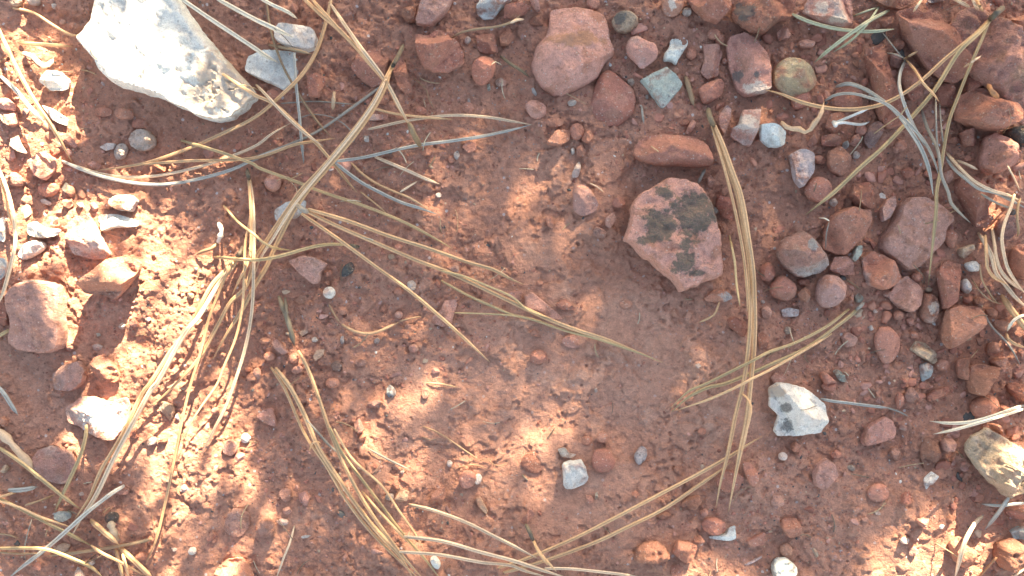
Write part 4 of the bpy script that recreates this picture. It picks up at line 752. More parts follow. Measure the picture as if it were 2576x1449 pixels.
def stone_material(name, rough, bump_d, dust=1.0):
    m, t, p = nodes(name, rough)
    k = NT(t)
    info = k.new('ShaderNodeObjectInfo')
    tc = k.new('ShaderNodeTexCoord').outputs['Object']
    off = k.new('ShaderNodeCombineXYZ')
    k.link(k.math('MULTIPLY', info.outputs['Random'], 3.7), off.inputs[0]); k.link(k.math('MULTIPLY', info.outputs['Random'], 9.1), off.inputs[1])
    va = k.new('ShaderNodeVectorMath', operation='ADD'); k.link(tc, va.inputs[0]); k.link(off.outputs[0], va.inputs[1])
    v = va.outputs[0]
    spot = k.new('ShaderNodeAttribute', attribute_type='OBJECT', attribute_name='spot').outputs['Color']
    patch = k.new('ShaderNodeAttribute', attribute_type='GEOMETRY', attribute_name='patch')
    n1, n2, n3 = k.noise(v, 95, 4, 0.6), k.noise(v, 480, 4, 0.65), k.noise(v, 2000, 3, 0.7)
    c = k.mix(k.math('MULTIPLY', k.step(n1, 0.47, 0.70), 0.75), info.outputs['Color'], spot)
    c = k.mix(k.math('MULTIPLY', k.step(k.noise(v, 190, 5, 0.68), 0.50, 0.64), 0.6 * dust), c, (0.44, 0.205, 0.135))
    c = k.mix(k.math('MULTIPLY', k.step(k.noise(v, 330, 5, 0.7), 0.58, 0.70), 0.45 * dust), c, (0.17, 0.085, 0.06))
    c = k.scale(c, k.math('ADD', 0.66, k.math('MULTIPLY', n2, 0.68)))
    c = k.scale(c, k.math('ADD', 0.5, k.math('MULTIPLY', n3, 1.0)))
    # mineral grains and pinholes
    for sc, lo, colour, amount in ((1500, 0.93, (0.62, 0.50, 0.43), 0.55), (900, 0.96, (0.16, 0.10, 0.08), 0.4)):
        vo = k.new('ShaderNodeTexVoronoi')
        k.link(v, vo.inputs['Vector']); vo.inputs['Scale'].default_value = sc
        sep = k.new('ShaderNodeSeparateColor'); k.link(vo.outputs['Color'], sep.inputs[0])
        hit = k.math('MULTIPLY', k.math('GREATER_THAN', sep.outputs[0], lo), k.math('LESS_THAN', vo.outputs['Distance'], 0.42))
        c = k.mix(k.math('MULTIPLY', hit, amount), c, colour)
    edge = k.math('ADD', patch.outputs['Alpha'], k.math('MULTIPLY', k.math('SUBTRACT', k.math('ADD', k.math('MULTIPLY', n2, 0.6), k.math('MULTIPLY', k.noise(v, 190, 4, 0.7), 0.6)), 0.6), 1.9))
    f = k.math('MULTIPLY', k.step(edge, 0.36, 0.62), k.step(patch.outputs['Alpha'], 0.01, 0.12))
    pc = k.scale(patch.outputs['Color'], k.math('ADD', 0.55, k.math('MULTIPLY', n3, 0.9)))
    c = k.mix(k.math('MULTIPLY', f, k.math('ADD', 0.62, k.math('MULTIPLY', k.step(n3, 0.35, 0.6), 0.32))), c, pc)
    k.link(c, p.inputs['Base Color'])
    h = k.math('ADD', n2, k.math('ADD', k.math('MULTIPLY', n3, 0.35), k.math('MULTIPLY', k.noise(v, 1000, 4, 0.75), 0.6)))
    k.link(k.bump(h, bump_d, 1.0), p.inputs['Normal'])
    return m

def needle_material():
    m, t, p = nodes('dry_needle', 0.55)
    p.inputs['Specular IOR Level'].default_value = 0.35
    k = NT(t)
    info = k.new('ShaderNodeObjectInfo')
    tc = k.new('ShaderNodeTexCoord').outputs['Object']
    off = k.new('ShaderNodeCombineXYZ'); k.link(k.math('MULTIPLY', info.outputs['Random'], 5.0), off.inputs[2])
    va = k.new('ShaderNodeVectorMath', operation='ADD'); k.link(tc, va.inputs[0]); k.link(off.outputs[0], va.inputs[1])
    v = va.outputs[0]
    spot = k.new('ShaderNodeAttribute', attribute_type='OBJECT', attribute_name='spot').outputs['Color']
    groove_dark = k.new('ShaderNodeAttribute', attribute_type='GEOMETRY', attribute_name='groove_dark')
    n1, n2, n3 = k.noise(v, 60, 3), k.noise(v, 350, 4, 0.65), k.noise(v, 1500, 2)
    c = k.mix(k.math('MULTIPLY', k.step(n1, 0.42, 0.66), 0.8), info.outputs['Color'], spot)
    c = k.mix(k.math('MULTIPLY', k.step(n2, 0.6, 0.78), 0.4), c, (0.22, 0.15, 0.09))
    c = k.mix(k.math('MULTIPLY', groove_dark.outputs['Fac'], 0.55), c, (0.22, 0.125, 0.065))  # channel darkened in colour, as the shaded gap between paired needles
    c = k.scale(c, k.math('ADD', 0.7, k.math('MULTIPLY', n3, 0.6)))
    k.link(c, p.inputs['Base Color'])
    k.link(k.bump(n2, 0.0003, 0.6), p.inputs['Normal'])
    return m

def grit_material(name, rough=0.9):
    m, t, p = nodes(name, rough)
    k = NT(t)
    v = k.new('ShaderNodeTexCoord').outputs['Object']
    a = k.new('ShaderNodeAttribute', attribute_type='GEOMETRY', attribute_name='tint').outputs['Color']
    n2, n3 = k.noise(v, 500, 3, 0.6), k.noise(v, 2000, 3, 0.7)
    c = k.mix(k.math('MULTIPLY', k.step(k.noise(v, 300, 4, 0.7), 0.54, 0.7), 0.5), a, (0.40, 0.18, 0.115))
    c = k.scale(c, k.math('ADD', 0.55, k.math('MULTIPLY', n2, 0.9)))
    k.link(c, p.inputs['Base Color'])
    k.link(k.bump(k.math('ADD', n2, k.math('MULTIPLY', n3, 0.5)), 0.0006, 0.8), p.inputs['Normal'])
    return m

def leaf_material():
    m, t, p = nodes('shrub_leaf', 0.6)
    k = NT(t)
    v = k.new('ShaderNodeTexCoord').outputs['Object']
    c = k.mix(k.step(k.noise(v, 20, 3), 0.35, 0.65), (0.045, 0.075, 0.028), (0.09, 0.11, 0.045))
    k.link(c, p.inputs['Base Color'])
    return m
def bark_material():
    m, t, p = nodes('shrub_bark', 0.9)
    k = NT(t)
    v = k.new('ShaderNodeTexCoord').outputs['Object']
    c = k.mix(k.step(k.noise(v, 90, 5), 0.35, 0.65), (0.12, 0.075, 0.05), (0.22, 0.16, 0.12))
    k.link(c, p.inputs['Base Color'])
    return m
M_SOIL = soil_material()
M_STONE = stone_material('weathered_stone', 0.92, 0.0012)
M_SMOOTH = stone_material('worn_stone', 0.88, 0.0008)
M_ROUGH = stone_material('crumbly_stone', 0.95, 0.0018)
M_PALE = stone_material('pale_limestone', 0.9, 0.0010, 0.22)
M_NEEDLE, M_GRIT, M_LEAF, M_BARK = needle_material(), grit_material('loose_grit'), leaf_material(), bark_material()

# ------------------------------------------------------------------ mesh helpers
def mesh_from(name, verts, faces_flat, loop_starts, mat, smooth_shade=True):
    me = bpy.data.meshes.new(name)
    verts = np.ascontiguousarray(verts, dtype=np.float32)
    faces_flat = np.ascontiguousarray(faces_flat, dtype=np.int32)
    loop_starts = np.ascontiguousarray(loop_starts, dtype=np.int32)
    me.vertices.add(len(verts)); me.vertices.foreach_set('co', verts.ravel())
    me.loops.add(len(faces_flat)); me.loops.foreach_set('vertex_index', faces_flat)
    me.polygons.add(len(loop_starts)); me.polygons.foreach_set('loop_start', loop_starts)
    me.polygons.foreach_set('use_smooth', np.full(len(loop_starts), smooth_shade, dtype=bool))
    me.materials.append(mat)
    me.update(calc_edges=True)
    return me
def put(name, me, parent=None, loc=(0, 0, 0)):
    o = bpy.data.objects.new(name, me)
    COL.objects.link(o)
    o.location = loc
    if parent is not None: o.parent = parent
    return o
def tag(o, label, cat, group=None):
    o['label'] = label; o['category'] = cat
    if group: o['group'] = group

# ------------------------------------------------------------------ ground
SMOOTH_CRUST = [(1130, 1090, 360, 260, -10, 0.85), (1330, 1250, 260, 190, 0, 0.75), (620, 1310, 230, 130, 0, 0.6), (1700, 700, 200, 300, 0, 0.6), (2000, 1300, 200, 160, 0, 0.5), (480, 1130, 160, 110, 0, 0.5), (1020, 700, 160, 90, 0, 0.45), (1560, 980, 420, 330, 20, 1.0), (1420, 760, 260, 220, 0, 0.9), (1480, 470, 220, 130, 0, 0.8), (1750, 1250, 260, 230, 0, 0.7), (2280, 1330, 190, 190, 0, 0.7), (1250, 830, 160, 120, 0, 0.5), (1150, 240, 200, 120, 0, 0.4), (300, 260, 160, 100, 0, 0.6), (260, 830, 110, 110, 0, 0.6), (130, 1010, 160, 90, 0, 0.5)]
def ground_height(x, y):
    px, py = W2 + x / U, H2 - y / U
    crust = blobs(px, py, SMOOTH_CRUST)
    far = smooth(0.4, 3.0, np.hypot(x, y))
    rough = (1 - 0.80 * crust) * (0.5 + 0.5 * fbm(x, y, 0.03, 2, 91))
    h0 = 0.0028 * fbm(x, y, 0.085, 2, 1)
    h = 0.0011 * fbm(x, y, 0.022, 3, 5)
    h = h + rough * (0.0013 * (1 - np.abs(fbm(x, y, 0.007, 3, 11))) - 0.001)
    h = h + rough * 0.0023 * np.abs(fbm(x, y, 0.0046, 4, 24, 0.62)) + rough * 0.0008 * smooth(0.1, 0.7, fbm(x, y, 0.02, 2, 27) + 0.35) * cells(x + 0.001 * fbm(x, y, 0.003, 2, 51), y + 0.001 * fbm(x, y, 0.003, 2, 52), 0.0052, 21) + rough * 0.0005 * cells(x + 0.0008 * fbm(x, y, 0.0015, 2, 53), y + 0.0008 * fbm(x, y, 0.0015, 2, 54), 0.0024, 33)
    h = h + (0.3 + 0.7 * crust) * (0.0012 * fbm(x, y, 0.013, 2, 66) + 0.0042 * fbm(x, y, 0.038, 2, 67))
    h = h + rough * 0.0009 * np.abs(fbm(x, y, 0.0021, 2, 68)) - rough * 0.0009 * smooth(0.12, 0.45, fbm(x, y, 0.0055, 3, 69))
    h = h + (0.4 + 0.6 * rough) * 0.00055 * fbm(x, y, 0.0019, 3, 41)
    # hairline cracks where the crust has dried
    h = h - crust * 0.0004 * (1 - smooth(0.0, 0.035, np.abs(fbm(x, y, 0.024, 4, 75, 0.55)))) * smooth(0.0, 0.25, fbm(x, y, 0.05, 2, 77))
    # shallow crust flakes that end in little steps
    flake = fbm(x, y, 0.019, 5, 71, 0.6)
    h = h + 0.0010 * smooth(0.02, 0.05, flake) + 0.0008 * smooth(0.2, 0.225, flake) + 0.0005 * smooth(-0.2, -0.18, flake)
    out = np.maximum(np.abs(x) - 0.30, np.abs(y) - 0.22)
    h = h0 + h * (1 - smooth(0.0, 0.12, out))
    return h * (1 - far) + far * (0.03 * fbm(x, y, 1.7, 3, 81) + 0.6 * fbm(x, y, 25.0, 2, 84) * smooth(4, 30, np.hypot(x, y)))
def axis(half, step, reach):
    core = np.arange(-half, half + step, step)
    out, d = [], step
    v = core[-1]
    while v < reach:
        d *= 1.07 if v < 0.5 else 1.25
        v += d
        out.append(v)
    out = np.array(out)
    return np.concatenate([-out[::-1], core, out])
STEP = 0.00045
gx, gy = axis(0.214, STEP, 400.0), axis(0.128, STEP, 400.0)
GX, GY = np.meshgrid(gx, gy)
GZ = ground_height(GX, GY)
ni, nj = len(gx), len(gy)
idx = np.arange(ni * nj).reshape(nj, ni)
quads = np.stack([idx[:-1, :-1], idx[:-1, 1:], idx[1:, 1:], idx[1:, :-1]], -1).reshape(-1, 4)
ground = put('ground', mesh_from('ground', np.stack([GX, GY, GZ], -1).reshape(-1, 3), quads.ravel(), np.arange(len(quads)) * 4, M_SOIL))
CR = blobs(W2 + GX / U, H2 - GY / U, SMOOTH_CRUST)
CR = np.clip(CR + 0.35 * fbm(GX, GY, 0.012, 3, 95) * (CR > 0.02), 0, 1)
at = ground.data.attributes.new('crust', 'FLOAT', 'POINT')
at.data.foreach_set('value', CR.ravel().astype(np.float32))
ground['kind'] = 'structure'
ground['label'] = 'dry brick red sandy soil with a cracked, crumbly crust'

def ground_at(x, y):
    return ground_height(np.atleast_1d(np.asarray(x, float)), np.atleast_1d(np.asarray(y, float)))

# a raster of the highest surface so far, for laying straws over stones and keeping grit off them
RS = 0.0005
RX0, RY0, RNX, RNY = -0.235, -0.145, 940, 580
rx = RX0 + RS * np.arange(RNX)
ry = RY0 + RS * np.arange(RNY)
RXX, RYY = np.meshgrid(rx, ry)
TOP = ground_height(RXX, RYY)
COVER = np.zeros(TOP.shape, bool)
def top_at(x, y):
    i = np.clip(((np.asarray(x) - RX0) / RS).astype(int), 1, RNX - 2)
    j = np.clip(((np.asarray(y) - RY0) / RS).astype(int), 1, RNY - 2)
    return np.maximum.reduce([TOP[j, i], TOP[j, i + 1], TOP[j + 1, i], TOP[j, i - 1], TOP[j - 1, i]])

# ------------------------------------------------------------------ stones
from mathutils.geometry import delaunay_2d_cdt
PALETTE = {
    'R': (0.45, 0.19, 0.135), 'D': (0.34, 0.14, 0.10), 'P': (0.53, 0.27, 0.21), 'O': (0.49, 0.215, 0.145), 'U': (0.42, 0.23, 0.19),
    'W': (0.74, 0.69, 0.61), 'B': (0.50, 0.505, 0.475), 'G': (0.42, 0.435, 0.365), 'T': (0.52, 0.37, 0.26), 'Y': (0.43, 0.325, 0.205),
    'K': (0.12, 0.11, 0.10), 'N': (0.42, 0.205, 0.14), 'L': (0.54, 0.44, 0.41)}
PATCH = {'tan': (0.56, 0.43, 0.33), 'dark': (0.17, 0.155, 0.14), 'cream': (0.74, 0.62, 0.52), 'lichen': (0.125, 0.115, 0.09), 'rust': (0.45, 0.22, 0.13), 'grey': (0.42, 0.42, 0.40), 'white': (0.76, 0.72, 0.68)}
def chaikin(p, n, cut=0.22):
    for _ in range(n):
        q = np.roll(p, -1, 0)
        p = np.stack([(1 - cut) * p + cut * q, cut * p + (1 - cut) * q], 1).reshape(-1, 2)
    return p
def resample(p, n):
    q = np.vstack([p, p[:1]])
    s = np.concatenate([[0], np.cumsum(np.hypot(*(np.diff(q, axis=0).T)))])
    u = np.linspace(0, s[-1], n, endpoint=False)
    return np.stack([np.interp(u, s, q[:, 0]), np.interp(u, s, q[:, 1])], 1)
def edge_distance(pts, poly):
    a, b = poly, np.roll(poly, -1, 0)
    d = np.full(len(pts), 1e9)
    for p, q in zip(a, b):
        e = q - p
        L = e @ e + 1e-18
        t = np.clip(((pts - p) @ e) / L, 0, 1)
        d = np.minimum(d, np.hypot(*(pts - p - t[:, None] * e).T))
    return d
def inside(pts, poly):
    r = np.zeros(len(pts), bool)
    a, b = poly, np.roll(poly, -1, 0)
    for (x1, y1), (x2, y2) in zip(a, b):
        c = (y1 > pts[:, 1]) != (y2 > pts[:, 1])
        with np.errstate(divide='ignore', invalid='ignore'):
            r ^= c & (pts[:, 0] < (x2 - x1) * (pts[:, 1] - y1) / (y2 - y1 + 1e-18) + x1)
    return r

def outline(spec):
    if spec['geom'].startswith('e '):
        _, c, r, a = spec['geom'].split()
        (cx, cy), = parse(spec['tile'], c)
        r0, r1 = (float(v) / 3 for v in r.split(','))
        th = np.linspace(0, 2 * math.pi, 20, endpoint=False)
        ca, sa = math.cos(R(float(a))), math.sin(R(float(a)))
        u, v = r0 * np.cos(th), r1 * np.sin(th)
        return np.stack([cx + u * ca - v * sa, cy + u * sa + v * ca], 1)
    return np.array(parse(spec['tile'], spec['geom']))

def build_stone(n, s):
    rnd = np.random.RandomState(1000 + n)
    px = outline(s)
    form = s['form']
    px = chaikin(px, {'round': 3, 'flat': 1, 'facet': 1, 'lump': 2, 'rough': 2}[form] + (form == 'flat' and s['h'] >= 9), {'flat': 0.12, 'facet': 0.1}.get(form, 0.2))
    centre = px.mean(0)
    cx0, cy0 = to_world(*centre)
    size = float(np.ptp(px, axis=0).min()) * U
    H = s['h'] * 0.001 if s['h'] else 0.55 * size
    g0 = float(ground_at(cx0, cy0)[0])
    rim = (0.34 if H > 0.33 * size and H > 0.002 else 0.12) * H
    ox, oy = to_world(px[:, 0], px[:, 1], g0 + rim)
    o = np.stack([ox, oy], 1)
    per = np.hypot(*(o - np.roll(o, 1, 0)).T).sum()
    sp = float(np.clip(size / 20, 0.00024, 0.00068))
    N = int(np.clip(per / sp, 22, 300))
    o = resample(o, N)
    c = o.mean(0)
    # uneven rim
    rel = o - c
    th = np.arctan2(rel[:, 1], rel[:, 0])
    amp = {'round': 0.022, 'flat': 0.024, 'facet': 0.03, 'lump': 0.04, 'rough': 0.06}[form]
    wob = amp * (fbm(np.cos(th) * 3 + 11 * n, np.sin(th) * 3, 1.0, 4, n, 0.7))
    wob = wob + 0.35 * amp * fbm(np.cos(th) * 14 + 5 * n, np.sin(th) * 14, 1.0, 2, n + 50, 0.7)
    rel = rel * (1 + 1.8 * wob[:, None])
    lo, hi = rel.min(0), rel.max(0)
    gx_, gy_ = np.meshgrid(np.arange(lo[0], hi[0], sp), np.arange(lo[1], hi[1], sp * 0.866))
    gx_ = gx_ + (np.arange(gx_.shape[0]) % 2)[:, None] * sp * 0.5
    grid = np.stack([gx_.ravel(), gy_.ravel()], 1) + rnd.uniform(-0.15, 0.15, (gx_.size, 2)) * sp
    grid = grid[inside(grid, rel)]
    grid = grid[edge_distance(grid, rel) > 1.35 * sp]
    tan = np.roll(rel, -1, 0) - np.roll(rel, 1, 0)
    nor = np.stack([-tan[:, 1], tan[:, 0]], 1) / (np.hypot(*tan.T)[:, None] + 1e-12)
    if (nor * rel).sum() > 0: nor = -nor
    row = np.concatenate([rel + nor * 0.3 * sp, rel + nor * 0.8 * sp])
    row = row[inside(row, rel)]
    row = row[edge_distance(row, rel) > 0.22 * sp]
    pts = np.concatenate([rel, row, grid])
    inr = edge_distance(np.array([[0.0, 0.0]]), rel)[0]
    inr = max(inr, 0.3 * size)
    tilt = rnd.uniform(-0.22, 0.22, 2)
    if n == 0: tilt = np.array([-0.12, -0.38])
    pl = []
    for _ in range(rnd.randint(3, 6)):
        a = rnd.uniform(0, 2 * math.pi)
        pl.append((math.cos(a), math.sin(a), rnd.uniform(0.2, 0.95), rnd.uniform(0.75, 1.0), rnd.uniform(-0.15, 0.4)))
    def height(p):
        d = edge_distance(p, rel)
        d[~inside(p, rel * 1.0005)] = 0
        if form == 'round': h = H * np.sqrt(np.clip(1 - (1 - np.clip(d / inr, 0, 1)) ** 2, 0, 1))
        elif form == 'flat': h = H * np.clip(1 - (1 - np.clip(d / (0.22 * inr), 0, 1)) ** 2.5, 0, 1) ** 0.5 * (0.9 + (p @ tilt) / inr * 0.6)
        elif form == 'facet': h = H * np.clip(1 - (1 - np.clip(d / (0.2 * inr), 0, 1)) ** 2, 0, 1) ** 0.5
        else: h = H * np.clip(1 - (1 - np.clip(d / (0.6 * inr), 0, 1)) ** 2, 0, 1) ** 0.55
        if form != 'rough':
            for nx, ny, sl, top, start in pl:
                along = (p[:, 0] * nx + p[:, 1] * ny) / inr
                lim = H * (top - sl * {'flat': 0.35, 'facet': 1.15, 'round': 0.85, 'lump': 0.9}[form] * np.clip(along - start, 0, None))
                h = np.minimum(h, np.maximum(lim, 0.12 * H))
        q = p + c
        lift = np.clip(d / (0.3 * inr), 0, 1)
        nz = {'round': 0.08, 'flat': 0.11, 'facet': 0.11, 'lump': 0.2, 'rough': 0.3}[form] * H
        h = h + lift * nz * fbm(q[:, 0], q[:, 1], max(0.45 * inr, 0.0015), 4, 300 + n, 0.55)
        h = h + lift * min(0.0007, 0.09 * H) * (0.5 if form == 'round' else 1.0) * (fbm(q[:, 0], q[:, 1], 0.0028, 3, 700 + n, 0.6) - 0.9 * smooth(0.15, 0.22, fbm(q[:, 0], q[:, 1], 0.011, 2, 800 + n)))
        if form == 'rough': h = h + lift * 0.0016 * cells(q[:, 0], q[:, 1], 0.003, n)
        if n == 0:          # the slab: broken steps at its upper end, pits at its lower one
            low = smooth(-0.004, 0.006, q[:, 0] - 0.55 * q[:, 1] + 0.155)
            wx_, wy_ = q[:, 0] + 0.0014 * fbm(q[:, 0], q[:, 1], 0.0024, 2, 6), q[:, 1] + 0.0014 * fbm(q[:, 0], q[:, 1], 0.0024, 2, 8)
            h = h - lift * low * (0.0015 * smooth(0.05, 0.5, fbm(wx_, wy_, 0.0042, 4, 3, 0.65)) + 0.0008 * smooth(0.1, 0.3, fbm(wx_, wy_, 0.0019, 2, 4)))
            h = h - lift * (1 - low) * 0.0011 * smooth(0.02, 0.12, fbm(q[:, 0], q[:, 1], 0.016, 3, 61))
        return np.maximum(h, 0)
    hz = height(pts)
    hz[:N] = 0
    res = delaunay_2d_cdt([Vector(p) for p in pts], [], [list(range(N))], 1, 1e-9)
    dp = np.array([tuple(v) for v in res[0]])
    src = [r[0] if r else 0 for r in res[3]]
    dz = hz[src]
    T = np.array([f for f in res[2] if len(f) == 3])
    rimv = np.full(N, -1)
    for vi, r in enumerate(res[3]):
        for q in r:
            if q < N: rimv[q] = vi
    keep = rimv >= 0
    ring = rimv[keep]; NR = len(ring)
    u0 = len(dp)
    relk = rel[keep]
    verts = np.concatenate([np.column_stack([dp, dz]), np.column_stack([relk * 0.87, np.full(NR, -0.12 * H)]), np.column_stack([relk * 0.72, np.full(NR, -0.6 * H)]), [[0, 0, -0.65 * H]]])
    i = np.arange(NR); j = (i + 1) % NR
    Q = np.concatenate([np.stack([u0 + i, u0 + j, ring[j], ring[i]], 1), np.stack([u0 + NR + i, u0 + NR + j, u0 + j, u0 + i], 1)])
    T2 = np.stack([u0 + NR + j, u0 + NR + i, np.full(NR, u0 + 2 * NR)], 1)
    # outlines are drawn in picture order (y down): turn the faces outward
    area = np.sum(rel[:, 0] * np.roll(rel[:, 1], -1) - np.roll(rel[:, 0], -1) * rel[:, 1])
    if area < 0: Q, T2 = Q[:, ::-1], T2[:, ::-1]
    a_, b_, c_ = dp[T[:, 0]], dp[T[:, 1]], dp[T[:, 2]]
    neg = (b_[:, 0] - a_[:, 0]) * (c_[:, 1] - a_[:, 1]) - (b_[:, 1] - a_[:, 1]) * (c_[:, 0] - a_[:, 0]) < 0
    T[neg] = T[neg][:, ::-1]
    T = np.concatenate([T, T2])
    flat_idx = np.concatenate([Q.ravel(), T.ravel()])
    starts = np.concatenate([np.arange(len(Q)) * 4, len(Q) * 4 + np.arange(len(T)) * 3])
    mat = {'round': M_SMOOTH, 'flat': M_STONE, 'facet': M_STONE, 'lump': M_ROUGH, 'rough': M_ROUGH}[form]
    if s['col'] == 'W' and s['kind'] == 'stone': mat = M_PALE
    me = mesh_from(s['kind'], verts, flat_idx, starts, mat)
    if form in ('facet', 'flat'): me.set_sharp_from_angle(angle=R(32))
    col = np.zeros((len(verts), 4), np.float32)
    if s['patches']:
        qx = W2 + (verts[:, 0] + c[0]) / (U * (CAM_H - g0 - verts[:, 2] - rim) / CAM_H)
        qy = H2 - (verts[:, 1] + c[1]) / (U * (CAM_H - g0 - verts[:, 2] - rim) / CAM_H)
        for pt in s['patches']:
            kind, cc, rr = pt.split()
            (ux, uy), = parse(s['tile'], cc)
            r0, r1 = (float(v) / 3 for v in rr.split(','))
            a = 1 - 0.5 * np.hypot((qx - ux) / r0, (qy - uy) / r1)
            win = a > col[:, 3]
            col[win, :3] = PATCH[kind]
            col[win, 3] = a[win]
    at = me.attributes.new('patch', 'FLOAT_COLOR', 'POINT')
    at.data.foreach_set('color', col.ravel())
    ob = put(s['kind'], me, loc=(c[0], c[1], g0 + rim))
    j1, j2 = rnd.uniform(0.88, 1.12), rnd.uniform(0.94, 1.06)
    b = np.array(PALETTE[s['col']])
    if s['kind'] != 'stone' and not s['ref']: b = (0.55 * b + 0.45 * np.array((0.46, 0.22, 0.145))) if s['col'] in 'BLGWK' and n % 3 else 0.74 * b + 0.26 * np.array((0.46, 0.22, 0.145))
    j1 *= 1.14
    ob.color = (min(b[0] * j1, 0.85), min(b[1] * j1 * j2, 0.85), min(b[2] * j1 * j2, 0.85), 1)
    ob['spot'] = list(PALETTE[s['spot']])
    # enter it in the raster
    lo, hi = rel.min(0) + c, rel.max(0) + c
    i0, i1 = (int(v) for v in np.clip([(lo[0] - RX0) / RS, (hi[0] - RX0) / RS + 2], 0, RNX))
    j0, j1_ = (int(v) for v in np.clip([(lo[1] - RY0) / RS, (hi[1] - RY0) / RS + 2], 0, RNY))
    if i1 > i0 and j1_ > j0:
        P = np.stack([RXX[j0:j1_, i0:i1].ravel() - c[0], RYY[j0:j1_, i0:i1].ravel() - c[1]], 1)
        ins = inside(P, rel)
        if ins.any():
            hh = np.full(len(P), -1.0)
            hh[ins] = height(P[ins]) + g0 + rim
            sub = TOP[j0:j1_, i0:i1]
            np.maximum(sub, hh.reshape(sub.shape), out=sub)
            COVER[j0:j1_, i0:i1] |= ins.reshape(sub.shape)
    s['centre'], s['ob'], s['size'] = centre, ob, np.ptp(px, axis=0)
    return ob

for n, s in enumerate(STONES): build_stone(n, s)

# ------------------------------------------------------------------ labels: small stones are placed by the marked stones next to them
REFS = [s for s in STONES if s['ref']]
def near_text(s):
    c = s['centre']
    near = sorted(REFS, key=lambda r: np.hypot(*(r['centre'] - c)) - 0.35 * r['size'].mean())
    a = near[0]
    d = c - a['centre']
    best = None
    for b in near[1:6]:
        u, v = a['centre'] - c, b['centre'] - c
        cosang = (u @ v) / (np.hypot(*u) * np.hypot(*v) + 1e-9)
        if cosang < -0.72:
            best = b
            break
    if best is not None: return 'between %s and %s' % (a['ref'], best['ref'])
    gap = np.hypot(*d) - 0.5 * a['size'].mean()
    pre = 'just ' if gap < 90 else ''
    if abs(d[1]) > 0.8 * abs(d[0]): return pre + ('below ' if d[1] > 0 else 'above ') + a['ref']
    return ('beside ' if gap < 90 else 'some way beside ') + a['ref']
GROUPS = {'stone': 'stones lying on the red soil', 'pebble': 'pebbles scattered on the red soil', 'chip': 'small stone chips', 'flake': 'bark flakes and thin chips', 'clod': 'crumbs of soil'}
for s in STONES:
    lab = s['lab']
    if lab.startswith('~'):
        lab = lab[1:]
        where = near_text(s)
        if len((lab + ' ' + where).split()) > 16: where = where.split(' and ')[0].replace('between ', 'near ')
        if len((lab + ' ' + where).split()) <= 16: lab = lab + ' ' + where
    w = lab.split()
    tag(s['ob'], ' '.join(w[:16]), s['kind'], GROUPS[s['kind']])

# ------------------------------------------------------------------ needles, straws, twigs
TINTS = {
    'tan': ((0.63, 0.385, 0.21), (0.55, 0.315, 0.165)), 'pale': ((0.70, 0.51, 0.345), (0.60, 0.42, 0.28)), 'grey': ((0.27, 0.24, 0.20), (0.33, 0.29, 0.23)), 'blue': ((0.40, 0.40, 0.36), (0.30, 0.30, 0.27)),
    'blueW': ((0.60, 0.62, 0.60), (0.45, 0.47, 0.46)), 'green': ((0.50, 0.345, 0.18), (0.36, 0.27, 0.145)), 'mint': ((0.42, 0.43, 0.29), (0.33, 0.36, 0.25)), 'dark': ((0.11, 0.085, 0.06), (0.20, 0.17, 0.12)), 'dust': ((0.27, 0.17, 0.10), (0.36, 0.24, 0.14)),
    'white': ((0.78, 0.70, 0.55), (0.70, 0.60, 0.45)), 'whit': ((0.78, 0.74, 0.68), (0.6, 0.5, 0.42)), 'bark': ((0.24, 0.17, 0.10), (0.12, 0.09, 0.06)), 'bark2': ((0.56, 0.39, 0.26), (0.42, 0.27, 0.17)), 'ridge': ((0.50, 0.38, 0.26), (0.36, 0.26, 0.18)),
    'moss': ((0.20, 0.16, 0.11), (0.45, 0.34, 0.21)), 'root': ((0.46, 0.28, 0.16), (0.36, 0.20, 0.11)), 'rust': ((0.36, 0.17, 0.08), (0.28, 0.13, 0.07))}
def path_points(txt):
    out = []
    for seg in txt.split('/'):
        w = seg.split(None, 1)
        out += parse(w[0], w[1])
    return np.array(out)
def spline(p, n):
    d = np.concatenate([[0], np.cumsum(np.maximum(np.hypot(*(np.diff(p, axis=0).T)) ** 0.5, 1e-6))])
    u = np.linspace(0, d[-1], n)
    m = np.zeros_like(p)
    for i in range(len(p)):
        if i == 0: m[i] = (p[1] - p[0]) / (d[1] - d[0])
        elif i == len(p) - 1: m[i] = (p[-1] - p[-2]) / (d[-1] - d[-2])
        else: m[i] = ((p[i + 1] - p[i]) / (d[i + 1] - d[i]) * (d[i] - d[i - 1]) + (p[i] - p[i - 1]) / (d[i] - d[i - 1]) * (d[i + 1] - d[i])) / (d[i + 1] - d[i - 1])
    k = np.clip(np.searchsorted(d, u, 'right') - 1, 0, len(p) - 2)
    h = (d[k + 1] - d[k])[:, None]
    t = ((u - d[k]) / (d[k + 1] - d[k]))[:, None]
    return (2 * t ** 3 - 3 * t ** 2 + 1) * p[k] + (t ** 3 - 2 * t ** 2 + t) * h * m[k] + (-2 * t ** 3 + 3 * t ** 2) * p[k + 1] + (t ** 3 - t ** 2) * h * m[k + 1]
